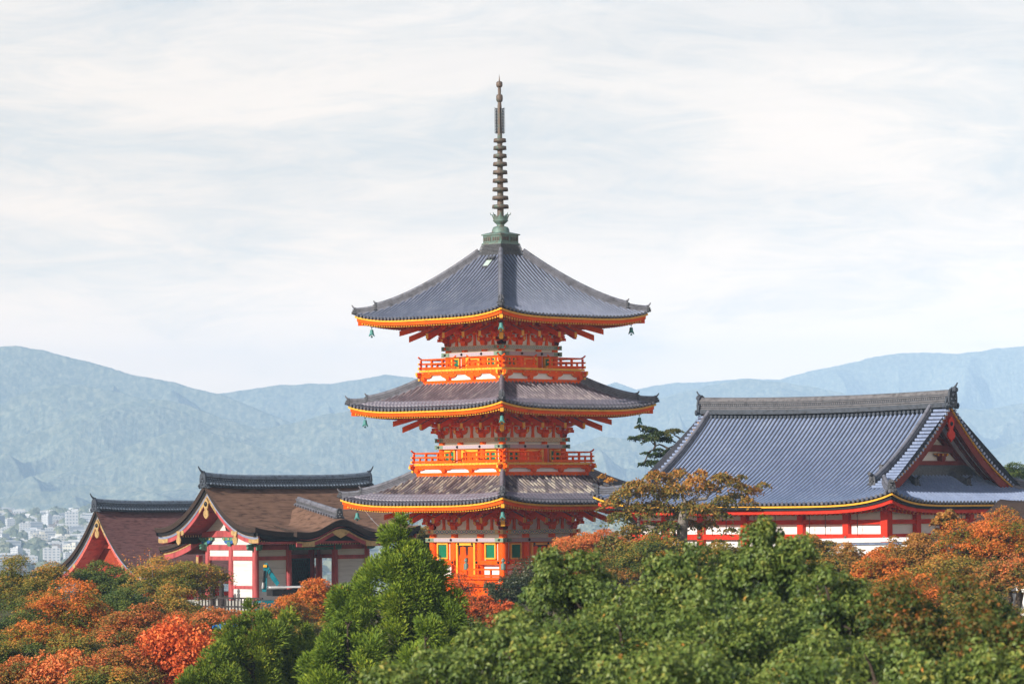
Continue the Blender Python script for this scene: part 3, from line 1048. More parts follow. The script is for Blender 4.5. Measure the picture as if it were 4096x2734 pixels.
mb.box((0, 0, -1.35), (8.8, 8.8, .5))
mb.build('podium', MAT['stone'], pag)

# roof crown and spire
mb = MB()
for i in range(8):
    w_ = 2.02 - .05 * i
    mb.box((0, 0, 19.62 + i * .085), (w_, w_, .06))
mb.build('crown_ridge', MAT['ornament_tile'], ROOFS[2][0])
Z = lambda y: (2020 - y) / 66.67 + 4.6        # photo row -> local height on the axis
mb = MB()
mb.lathe([(.22, Z(905)), (.20, Z(890)), (.20, Z(855)), (.19, Z(800)), (.175, Z(700)), (.155, Z(600)), (.145, Z(545)), (.135, Z(520)), (.125, Z(420)), (.10, Z(400)), (.09, Z(370)), (.10, Z(350))], 18)
spire = mb.build('spire', MAT['bronze'], pag)
mb = MB()
b0, b1 = Z(976), Z(936)
mb.box((0, 0, (b0 + b1) / 2), (1.50, 1.50, b1 - b0))
mb.box((0, 0, b1 - .03), (1.66, 1.66, .07))
mb.box((0, 0, b0 + .03), (1.62, 1.62, .08))
for n, t in FACES:
    for sgn in (-.38, .38):
        for dx, dz, ww, hh in ((0, .17, .62, .03), (0, -.17, .62, .03), (-.31, 0, .03, .34), (.31, 0, .03, .34)):
            mb.box(n * .765 + t * (sgn + dx) + np.array((0, 0, (b0 + b1) / 2 + dz)), (ww if abs(t[0]) > .5 else .03, ww if abs(t[1]) > .5 else .03, hh))
        for q in range(4):
            mb.box(n * .755 + t * (sgn - .22 + .147 * q) + np.array((0, 0, (b0 + b1) / 2)), (.075, .075, .22), None, 1)
v = [(-.83, -.83, b1 + .004), (.83, -.83, b1 + .004), (.83, .83, b1 + .004), (-.83, .83, b1 + .004), (-.35, -.35, b1 + .15), (.35, -.35, b1 + .15), (.35, .35, b1 + .15), (-.35, .35, b1 + .15)]
mb.add(v, [(0, 1, 5, 4), (1, 2, 6, 5), (2, 3, 7, 6), (3, 0, 4, 7), (4, 5, 6, 7)])
mb.build('spire_base', [MAT['patina'], MAT['bronze']], spire)
mb = MB()
mb.lathe([(.55, Z(934)), (.54, Z(926)), (.52, Z(916)), (.44, Z(907)), (.28, Z(903)), (.20, Z(902)), (.24, Z(899)), (.2, Z(897))], 24)
mb.build('inverted_bowl', MAT['patina'], spire)
mb = MB()
mb.lathe([(.18, Z(902)), (.2, Z(898)), (.34, Z(890)), (.46, Z(882)), (.47, Z(879)), (.3, Z(879)), (.2, Z(880))], 16)
for q in range(8):
    a = q * PI / 4
    d = np.array((math.cos(a), math.sin(a), 0))
    sd = np.array((-d[1], d[0], 0))
    rows = []
    for tt in np.linspace(0, 1, 8):
        r_ = .40 + .10 * tt + .06 * tt ** 3
        ww = .17 * math.sin(PI * (.18 + .80 * tt)) + .01
        z_ = Z(886) + tt * (Z(856) - Z(886))
        rows.append([d * (r_ - abs(u) * .05) + sd * ww * u + np.array((0, 0, z_)) for u in (-1, -.5, 0, .5, 1)])
    mb.grid(rows)
    mb.grid([[p - d * .03 for p in row] for row in rows], flip=True)
    mb.tube([d * .56 + (0, 0, Z(858)), d * .60 + (0, 0, Z(853)), d * .62 + (0, 0, Z(848))], [.035, .025, .008], 6)
mb.build('lotus', MAT['patina'], spire)
for i, y in enumerate([558, 588.5, 620.5, 653, 686, 720, 755, 789, 824]):
    r_ = (25.5 + i * 1.03) / 66.67
    zc, hh = Z(y), .115
    mb = MB()
    mb.lathe([(r_ * .42, zc + hh * .55), (r_ * .75, zc + hh), (r_ * .93, zc + hh * .9), (r_ * .98, zc + hh * .3), (r_, zc - hh), (r_ * .95, zc - hh), (r_ * .92, zc - hh * .2), (r_ * .6, zc + hh * .1), (r_ * .4, zc)], 24)
    mb.tube([(0, 0, zc - .16), (0, 0, zc + .1)], .20, 12)
    mb.build('spire_ring', MAT['bronze'], spire)
mb = MB()
for q in range(4):
    a = q * PI / 2 + PI / 4 + .25
    d = np.array((math.cos(a), math.sin(a), 0))
    for j in range(17):
        tt = j / 16
        z_ = Z(528) + tt * (Z(430) - Z(528))
        mb.tube([d * .13 + (0, 0, z_), d * .20 + (0, 0, z_ - .03), d * .29 + (0, 0, z_ + .0), d * .33 + (0, 0, z_ + .06)], [.018, .03, .022, .006], 5)
        mb.tube([d * .2 + (0, 0, z_ - .04), d * .24 + (0, 0, z_ + .05)], [.03, .012], 5)
    mb.tube([d * .17 + (0, 0, Z(530)), d * .17 + (0, 0, Z(430))], .02, 5)
mb.build('flame_ornament', MAT['black_iron'], spire)
mb = MB()
for y, rr, sq in ((388.5, .205, .82), (333, .195, 1.0)):
    hh = (32 if sq < 1 else 25) / 66.67 / 2
    mb.lathe([(.06, Z(y) - hh), (rr * .7, Z(y) - hh * .93), (rr * .95, Z(y) - hh * .6), (rr, Z(y)), (rr * .95, Z(y) + hh * .6), (rr * .7, Z(y) + hh * .93), (.05, Z(y) + hh)], 14)
mb.lathe([(.05, Z(321)), (.03, Z(312)), (.012, Z(298)), (.0, Z(291))], 10)
for y in (347, 369):
    mb.lathe([(.08, Z(y) - .03), (.11, Z(y)), (.08, Z(y) + .03)], 12)
mb.build('jewel', MAT['bronze'], spire)

# wind bells hanging from the roof corners: things of their own
def make_bell():
    b = thing('wind_bell', '', 'bell', (0, 0, 0))
    mb = MB()
    mb.lathe([(.0, -.115), (.05, -.12), (.09, -.14), (.105, -.18), (.115, -.30), (.13, -.40), (.15, -.45), (.14, -.45), (.10, -.36), (.08, -.2)], 14)
    for q in range(4):
        a = q * PI / 2 + PI / 4
        d = np.array((math.cos(a), math.sin(a), 0))
        sd = np.array((-d[1], d[0], 0))
        mb.add([d * .125 + sd * .07 + (0, 0, -.38), d * .125 - sd * .07 + (0, 0, -.38), d * .22 - sd * .03 + (0, 0, -.51), d * .22 + sd * .03 + (0, 0, -.51), d * .11 + sd * .07 + (0, 0, -.42), d * .11 - sd * .07 + (0, 0, -.42), d * .2 - sd * .02 + (0, 0, -.53), d * .2 + sd * .02 + (0, 0, -.53)],
               [(0, 1, 2, 3), (7, 6, 5, 4), (0, 3, 7, 4), (1, 5, 6, 2), (3, 2, 6, 7)])
    mb.build('bell_body', MAT['verdigris'], b)
    mb = MB()
    mb.tube([(0, 0, .06), (0, 0, -.12)], .012, 5)
    mb.lathe([(.03, .03), (.05, .0), (.03, -.03), (.02, 0), (.03, .03)], 8)
    mb.build('hanger', MAT['black_iron'], b)
    mb = MB()
    mb.tube([(0, 0, -.3), (0, 0, -.5)], .01, 5)
    mb.prism([(-.05, -.62), (-.06, -.53), (0, -.48), (.06, -.53), (.05, -.62), (0, -.60)], (0, 0, 0), (1, 0, 0), (0, 0, 1), (0, 1, 0), .012)
    mb.build('clapper', MAT['verdigris'], b)
    return b


bell0 = make_bell()
LV = ['lowest', 'middle', 'top']
CN = {0: 'right', 1: 'rear', 2: 'left', 3: 'near'}
CN2 = {0: 'near', 1: 'right', 2: 'rear', 3: 'left'}
for li, S in enumerate(STOREYS):
    for k in range(4):
        if k == 2 or (li == 0 and k == 1):
            continue
        n, t = FACES[k]
        c = (n - t)     # k=0 -> (-1,-1): the corner towards the viewer
        d = S['De'] - .80
        z = ROOFS[li][2](d, d) - .36
        b = bell0 if (li == 0 and k == 0) else copy_tree(bell0)
        b.location = PAG_MW @ Vector((*(c * d)[:2], z))
        b['label'] = 'green bronze wind bell hanging from the %s corner of the %s pagoda roof' % (CN2[k], LV[li])
        b['group'] = 'wind bells on the pagoda roof corners'

# ------------------------------------------------------------------ the tiled hall on the right
HD = 225.0
HALL_ROT = rad(-43)
hall = thing('temple_hall', 'large red and white hall with a broad blue-grey tiled hip-and-gable roof on the right', 'temple hall', (17.5, HD, -4.5), HALL_ROT)
A_, B_, R_, HK, HZE, HZT, HUP = 10.7, 7.7, 8.9, 0.55, 4.34, 9.62, 0.68
GU = 7.1


def hprof(d):
    tau = d / B_
    return HZT + (HZE + .12 - HZT) * ((1 + HK) * tau - HK * tau * tau)


def hmain(u, v):
    return hprof(abs(v)) + HUP * (abs(u) / A_) ** 6 * (abs(v) / B_) ** 3 + .15 * (abs(u) / R_) ** 2 * (1 - abs(v) / B_)


def hside(u, v):
    e = A_ - abs(u)
    return hprof(B_ - e) + HUP * (abs(v) / B_) ** 5 * ((A_ - e) / A_) ** 4


mat('ridge_dark', (0.045, 0.055, 0.075), 0.6, 0.3, 6.0, 0.4, 30)
V3 = lambda x, y, z: np.array((x, y, z), float)
mb = MB()
pitch = 2 * A_ / 70
rid = 0
for sg in (-1, 1):
    cols = []
    for i in range(71):
        u = -A_ + pitch * i
        e0 = max(0.0, abs(u) - R_) if abs(u) > R_ else 0
        top = 0.0 if abs(u) <= R_ + .01 else B_ - (A_ - abs(u))
        cols.append([V3(u, sg * v, hmain(u, v) - .055) for v in np.linspace(B_, top, 16)])
    mb.grid(cols, 2, flip=(sg < 0))
    for i in range(70):
        u = -A_ + pitch * (i + .5)
        vl = 7.95 if u > 0 else 8.40
        top = 0.25 if abs(u) <= vl else (B_ - (A_ - abs(u)) + .02)
        if vl < abs(u) < R_:
            top = 6.0
        if B_ - top < .12:
            continue
        kk = max(3, int((B_ - top) / .4) + 1)
        tile_row(mb, [V3(u, sg * v, hmain(u, v) - .02) for v in np.linspace(B_ + .03, top, kk)], V3(1, 0, 0), rid)
        rid += 1
for sg in (-1, 1):
    cols = []
    n2 = 50
    p2 = 2 * B_ / n2
    for i in range(n2 + 1):
        v = -B_ + p2 * i
        top = max(GU - .05, A_ - (B_ - abs(v)))
        cols.append([V3(sg * u, v, hside(u, v) - .055) for u in np.linspace(A_, top, 8)])
    mb.grid(cols, 2, flip=(sg > 0))
    for i in range(n2):
        v = -B_ + p2 * (i + .5)
        top = max(GU, A_ - (B_ - abs(v)) + .02)
        if A_ - top < .12:
            continue
        kk = max(3, int((A_ - top) / .4) + 1)
        tile_row(mb, [V3(sg * u, v, hside(u, v) - .02) for u in np.linspace(A_ + .03, top, kk)], V3(0, 1, 0), rid)
        rid += 1
    # verge tiles laid crosswise
    for side_ in (-1, 1):
        q = .30
        while q < 5.95:
            z = hmain(8.4, q) + .03
            p0, p1 = V3(sg * (7.95 if sg > 0 else 8.42), side_ * q, z), V3(sg * 8.98, side_ * q, z)
            mb.tube([p0, p1], .088, 8, 0)
            q += .285 / math.sqrt(1 + (abs(hprof(q + .1) - hprof(q - .1)) / .2) ** 2) * 1.02
hroof = mb.build('roof', [MAT['tile_hall'], MAT['tile_eave'], MAT['tile_valley']], hall)


def disc_row(mb, p0, p1, out, step=.3, r=.085, m=0, zf=None):
    p0, p1 = np.array(p0, float), np.array(p1, float)
    L = np.linalg.norm(p1 - p0)
    nn = int(L / step)
    for i in range(nn):
        f = (i + .5) / nn
        p = p0 + (p1 - p0) * f
        if zf:
            p[2] += zf(f * 2 - 1)
        mb.tube([p, p + np.array(out) * .16], r, 9, m)


# main ridge
mb = MB()
rs = [V3(u, 0, hmain(u, 0) - .10) for u in np.linspace(-R_ - .05, R_ + .05, 15)]
for z0, z1, w_, m_ in ((0, .26, .78, 1), (.26, .31, .66, 0), (.31, .36, .56, 1), (.36, .42, .64, 0), (.42, .61, .50, 1), (.61, .66, .60, 0), (.66, .71, .52, 1), (.71, .76, .58, 0), (.76, .82, .44, 0)):
    mb.sweep(rs, [(-w_ / 2, z0), (w_ / 2, z0), (w_ / 2, z1), (-w_ / 2, z1)], m_)
mb.tube([p + (0, 0, .84) for p in rs], .12, 8, 0)
for sg in (-1, 1):
    disc_row(mb, V3(-R_ + .9, sg * .36, hmain(0, .4) + .13), V3(R_ - .9, sg * .36, hmain(0, .4) + .13), (0, sg, 0), .3, .095, 1, lambda q: .15 * q * q)
    # pierced pattern along the ridge
    for i in range(118):
        u = -R_ + .15 + i * .15
        mb.tube([V3(u, sg * .25, hmain(u, 0) + .42), V3(u, sg * .285, hmain(u, 0) + .42)], .055, 6, 0)
for sg in (-1, 1):
    o = V3(sg * (R_ + .10), 0, hmain(R_, 0) - .15)
    onigawara(mb, o, V3(sg, 0, 0), .90, 1.12, 1)
    onigawara(mb, o + V3(-sg * .14, 0, -.05), V3(sg, 0, 0), 1.15, .75, 1)
    horn(mb, o + V3(-sg * .05, 0, 1.04), V3(sg, 0, 0), .34, 1, .10)
    mb.tube([o + V3(0, 0, .95), o + V3(sg * .3, 0, 1.0)], .13, 10, 1)
mb.build('main_ridge', [MAT['ridge_hall'], MAT['ridge_dark']], hroof)
# descending ridges and hip ridges
for su in (-1, 1):
    for sv in (-1, 1):
        mb = MB()
        du_ = 7.72 if su > 0 else 8.2
        pts = [V3(su * du_, sv * v, hmain(du_, v) + .0) for v in np.linspace(.3, 5.5, 16)]
        ridge_run(mb, pts, .30, .34, 0, 3, 1)
        e = pts[-1]
        onigawara(mb, e + V3(0, sv * .05, -.05), V3(0, sv, 0), .52, .62, 1)
        mb.tube([e + V3(0, 0, .50), e + V3(0, sv * .34, .62)], .10, 9, 1)
        mb.build('descending_ridge', [MAT['ridge_tile'], MAT['ornament_tile']], hroof)
        mb = MB()
        pts = []
        for e_ in np.linspace(2.3, .25, 10):
            pts.append(V3(su * (A_ - e_), sv * (B_ - e_), hmain(A_ - e_, B_ - e_)))
        ridge_run(mb, pts, .32, .34, 0, 3, 1)
        cu = V3(su, sv, 0) / math.sqrt(2)
        e = pts[-1]
        onigawara(mb, e + cu * .05 + V3(0, 0, -.05), cu, .52, .62, 1)
        mb.tube([e + V3(0, 0, .45), e + cu * .3 + V3(0, 0, .55)], .10, 9, 1)
        mb.tube([pts[-3] + V3(0, 0, .5), pts[-2] + V3(0, 0, .6)], .10, 9, 1)
        mb.tube([e, e + cu * .42 + V3(0, 0, .05)], .10, 9, 1)
        mb.build('hip_ridge', [MAT['ridge_tile'], MAT['ornament_tile']], hroof)
# eaves: boards, rafters, soffit
ex = [(0, -1, A_, B_), (0, 1, A_, B_), (1, 0, B_, A_), (-1, 0, B_, A_)]
for nm, inset, th, z0, z1, mm in (('eave_board', .08, .08, -.11, -.02, 'yellow'), ('eave_gap_shade', .12, .06, -.017, .10, 'black_layer'), ('eave_shadow_strip', .20, .06, -.27, -.113, 'black_layer'), ('fascia_board', .30, .12, -.46, -.273, 'hall_red')):  # both black strips paint in shaded gaps above and below the yellow board
    mb = MB()
    for nx, ny, L, D in ex:
        n, t = V3(nx, ny, 0), V3(-ny, nx, 0)
        pts = [n * (D - inset) + t * s + V3(0, 0, HZE + HUP * (abs(s) / L) ** (6 if ny else 5)) for s in np.linspace(-L + inset, L - inset, 41)]
        mb.sweep(pts, [(-th / 2, z0), (th / 2, z0), (th / 2, z1), (-th / 2, z1)], 0, side=n)
    mb.build(nm, MAT[mm], hroof)
mb = MB()
mr = MB()
for nx, ny, L, D in ex:
    n, t = V3(nx, ny, 0), V3(-ny, nx, 0)
    g = []
    for q in range(5):
        e = .3 + q * .6
        g.append([n * (D - e) + t * (s * (L - e) / L) + V3(0, 0, HZE - .40 + .22 * e + HUP * (abs(s) / L) ** 6 * (1 - e / D) ** 3) for s in np.linspace(-L, L, 31)])
    mb.grid(g, 0, flip=False)
    nr = int(2 * L / .35)
    for i in range(nr):
        s = -L + .5 + (2 * L - 1.0) * i / (nr - 1)
        u_ = HUP * (abs(s) / L) ** 6
        lim = L - abs(s)
        for e0, e1, dz in ((.42, 1.15, -.50), (1.0, 2.2, -.70)):
            e1 = min(e1, lim)
            if e1 > e0 + .1:
                mr.bar(n * (D - e1) + t * s + V3(0, 0, HZE + dz + .22 * e1 + u_ * .85), n * (D - e0) + t * s + V3(0, 0, HZE + dz + .22 * e0 + u_), .12, .13, 0, 1)
for su in (-1, 1):
    for sv in (-1, 1):
        p0, p1 = V3(su * 8.9, sv * 5.9, HZE - .25), V3(su * (A_ - .35), sv * (B_ - .35), HZE + HUP - .45)
        mr.bar(p0, p1, .26, .32, 0, 2)
mb.build('soffit', MAT['hall_red'], hroof)
MAT['rafter_end'] = mat('rafter_end', (0.72, 0.20, 0.05), 0.6, 0.12, 3.0)
mr.build('rafters', [MAT['hall_red'], MAT['rafter_end'], MAT['rafter_end']], hroof)
mb = MB()
mb.tube([V3(-9.5, -B_ - .03, HZE - .12), V3(1.7, -B_ - .03, HZE - .14)], .075, 8)
for u in np.linspace(-9, 1.6, 9):
    mb.tube([V3(u, -B_ - .02, HZE - .1), V3(u, -B_ + .3, HZE - .3)], .015, 5)
mb.build('gutter', MAT['black_iron'], hroof)
# gables
for su in (-1, 1):
    for sv in (-1, 1):
        vs = np.linspace(0.0, 5.95, 18)
        mb = MB()
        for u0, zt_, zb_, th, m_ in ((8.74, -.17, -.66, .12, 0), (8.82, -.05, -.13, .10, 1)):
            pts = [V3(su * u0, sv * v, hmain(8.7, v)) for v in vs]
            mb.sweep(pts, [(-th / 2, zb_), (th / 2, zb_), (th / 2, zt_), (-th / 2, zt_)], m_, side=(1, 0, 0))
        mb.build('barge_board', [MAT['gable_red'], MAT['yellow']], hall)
        mb = MB()
        mb.grid([[V3(su * u, sv * v, hmain(8.7, v) - .20) for v in vs] for u in (GU, 7.9, 8.68)], 0, flip=(su * sv > 0))
        mb.build('verge_soffit', MAT['plaster'], hall)
        mb = MB()
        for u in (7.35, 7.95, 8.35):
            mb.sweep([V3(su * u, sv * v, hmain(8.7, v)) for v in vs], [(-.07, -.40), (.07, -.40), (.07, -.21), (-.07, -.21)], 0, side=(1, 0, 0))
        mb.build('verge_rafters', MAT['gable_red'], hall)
    zb = 6.0
    vs = np.linspace(-4.2, 4.2, 21)
    mb = MB()
    poly = [(v, max(zb, hmain(7.2, v) - .28)) for v in vs]
    poly = [(4.3, zb - .3), (-4.3, zb - .3)] + poly
    poly = [(4.25, zb - .3), (-4.25, zb - .3)] + [(v, hmain(7.2, v) - .25) for v in np.linspace(-4.2, 4.2, 25)]
    mb.prism(poly, V3(su * GU, 0, 0), (0, 1, 0), (0, 0, 1), (1, 0, 0), .10, 0)
    mb.build('gable_wall', MAT['plaster'], hall)
    mb = MB()
    X = su * (GU + .16)
    mb.box((X, 0, 6.62), (.24, 6.6, .26))
    arc = [(-2.1, 7.18), (-1.0, 7.26), (1.0, 7.26), (2.1, 7.18), (2.1, 7.50), (1.0, 7.62), (-1.0, 7.62), (-2.1, 7.50)]
    mb.prism(arc, V3(X + su * .04, 0, 0), (0, 1, 0), (0, 0, 1), (1, 0, 0), .26, 0)
    for v in (-1.15, 1.15):
        boat_arm(mb, V3(X + su * .05, v, 7.17), (0, 1, 0), (1, 0, 0), 1.1, .20, .16)
        bearing_block(mb, V3(X + su * .05, v, 6.86), .36, 0, (1, 0, 0), (0, 1, 0))
        for dv in (-.42, 0, .42):
            mb.box((X + su * .17, v + dv, 7.08), (.05, .10, .10), None, 1)
    mb.box((X, 0, 8.05), (.2, .24, .9))
    for sv in (-1, 1):
        mb.bar(V3(X, sv * 2.9, 6.72), V3(X, 0, 8.75), .16, .22)
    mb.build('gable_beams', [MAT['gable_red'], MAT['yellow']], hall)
    mb = MB()
    o = [(0, 9.02), (.26, 8.74), (.22, 8.45), (.14, 8.34), (.16, 8.22), (.30, 8.12), (.34, 7.95), (.22, 7.78), (.10, 7.74), (0, 7.60), (-.10, 7.74), (-.22, 7.78), (-.34, 7.95), (-.30, 8.12), (-.16, 8.22), (-.14, 8.34), (-.22, 8.45), (-.26, 8.74)]
    mb.prism(o, V3(su * 8.86, 0, .15), (0, 1, 0), (0, 0, 1), (1, 0, 0), .10, 0)
    iron_stud(mb, V3(su * 8.9, 0, 8.75), (su, 0, 0), .13, 1)
    mb.build('gable_pendant', [MAT['hall_red'], MAT['black_iron']], hall)
    # ridge stack at the foot of the gable with two short spurs
    mb = MB()
    hz = hside(GU, 0)
    ridge_run(mb, [V3(su * (GU + .22), v, hside(GU + .2, 0) + .0) for v in np.linspace(-4.3, 4.3, 12)], .34, .34, 0, 4, 0)
    for v0, v1 in ((-2.3, -2.6), (1.7, 2.0)):
        pts = [V3(su * (GU + .2 + q), v0 + (v1 - v0) * q, hside(GU + .2 + q, 0)) for q in np.linspace(0, 1.15, 5)]
        ridge_run(mb, pts, .26, .22, 0, 2, 0)
        onigawara(mb, pts[-1] + V3(su * .03, 0, -.03), V3(su, 0, 0), .40, .46, 0)
        mb.tube([pts[-1] + V3(0, 0, .35), pts[-1] + V3(su * .30, 0, .52)], .08, 8, 0)
    mb.build('gable_foot_ridge', [MAT['ornament_tile']], hroof)
# walls
ua, vb = 8.9, 5.9
mb = MB()
mb.box((0, 0, 3.2), (2 * ua - .16, 2 * vb - .16, 3.0))
mb.build('wall', MAT['plaster'], hall)
cu_ = [8.9, 6.25, 3.1, -.9, -4.05, -6.7, -8.9]
cv_ = [-5.9, -3.3, -.9, 1.5, 3.7, 5.9]
done = set()
c0 = None
for (u, v) in [(u, s * vb) for u in cu_ for s in (-1, 1)] + [(s * ua, v) for v in cv_ for s in (-1, 1)]:
    if (round(u, 2), round(v, 2)) in done:
        continue
    done.add((round(u, 2), round(v, 2)))
    mb = MB()
    w_ = .46 if abs(u) > 8.8 and abs(v) > 5.8 else .40
    if c0 is None or w_ == .46:
        mb.box((0, 0, 2.55), (w_, w_, 4.4))
        c = mb.build('column', MAT['hall_red'], hall, (u, v, 0))
        if w_ == .40:
            c0 = c
    else:
        c = c0.copy()
        C.objects.link(c)
        c.location = (u, v, 0)
for nm, z0, z1, pr in (('wall_rail', 3.33, 3.57, .10), ('floor_beam', 2.50, 2.80, .15), ('head_beam', 4.28, 4.55, .12)):
    for nx, ny, L, D in ((0, -1, ua, vb), (0, 1, ua, vb), (1, 0, vb, ua), (-1, 0, vb, ua)):
        n, t = V3(nx, ny, 0), V3(-ny, nx, 0)
        mb = MB()
        mb.box(n * (D + pr - .06) + V3(0, 0, (z0 + z1) / 2), (2 * L + (.3 if ny and nm == 'floor_beam' else -.1) if ny else .22, 2 * L - .1 if nx else .22, z1 - z0))
        if nm == 'floor_beam':
            for s in (cu_ if ny else cv_):
                iron_stud(mb, n * (D + pr + .05) + t * (s * (-ny if ny else nx)) + V3(0, 0, 2.62), n, .08, 1)
        mb.build(nm, [MAT['hall_red'], MAT['patina']], hall)
for u in (7.2, 5.0, 3.9, 1.5, .0, -2.0, -3.0, -5.5):
    mb = MB()
    mb.tube([V3(u, -vb - .35, 2.7), V3(u, -vb - .35, HZE - .1)], .018, 6)
    mb.tube([V3(u, -vb - .35, 3.15), V3(u, -vb - .35, 3.25)], .035, 6)
    mb.build('hanging_rod', MAT['black_iron'], hall)
mb = MB()
for v in (-2.0, .4):
    mb.tube([V3(ua + .3, v, 2.7), V3(ua + .3, v, HZE - .1)], .018, 6)
    mb.build('hanging_rod', MAT['black_iron'], hall)
    mb = MB()
mb = MB()
mb.box((0, 0, 1.2), (2 * ua - .5, 2 * vb - .5, 2.6))
mb.build('base_wall', MAT['dark_wood'], hall)
mb = MB()
for i in range(9):
    mb.box((-2.9 + i * .17, -vb + .10, 1.85), (.05, .06, 1.3))
for i in range(8):
    mb.box((-2.22, -vb + .13, 1.25 + i * .17), (1.45, .05, .05))
mb.build('lattice_panel', MAT['white_roof'], hall)
mb = MB()
mb.box((0, 0, -.6), (2 * ua + 3, 2 * vb + 3, 1.6))
mb.build('platform', MAT['stone'], hall)

# low boundary wall with pale coping just below the hall
bw = thing('garden_wall', 'low white-coped wall below the red floor beam of the tiled hall', 'wall', (0, 0, 0))
mb = MB()
p0, p1 = at(3270, 2161, 208.5), at(3650, 2155, 205.5)
p0, p1 = np.array(p0), np.array(p1)
mb.bar(p0 - (0, 0, 1.5), p1 - (0, 0, 1.5), .5, 2.6, 0)
mb.build('wall', MAT['plaster'], bw)
mb = MB()
mb.bar(p0 - (0, 0, .06), p1 - (0, 0, .06), .9, .10, 0)
mb.bar(p0 + (0, 0, .05), p1 + (0, 0, .05), .5, .10, 0)
mb.bar(p0 - (0, 0, .19), p1 - (0, 0, .19), .7, .12, 1)
mb.build('coping', [MAT['white_roof'], mat('coping_tile', (0.12, 0.16, 0.26), .5, .2, 4.0)], bw)

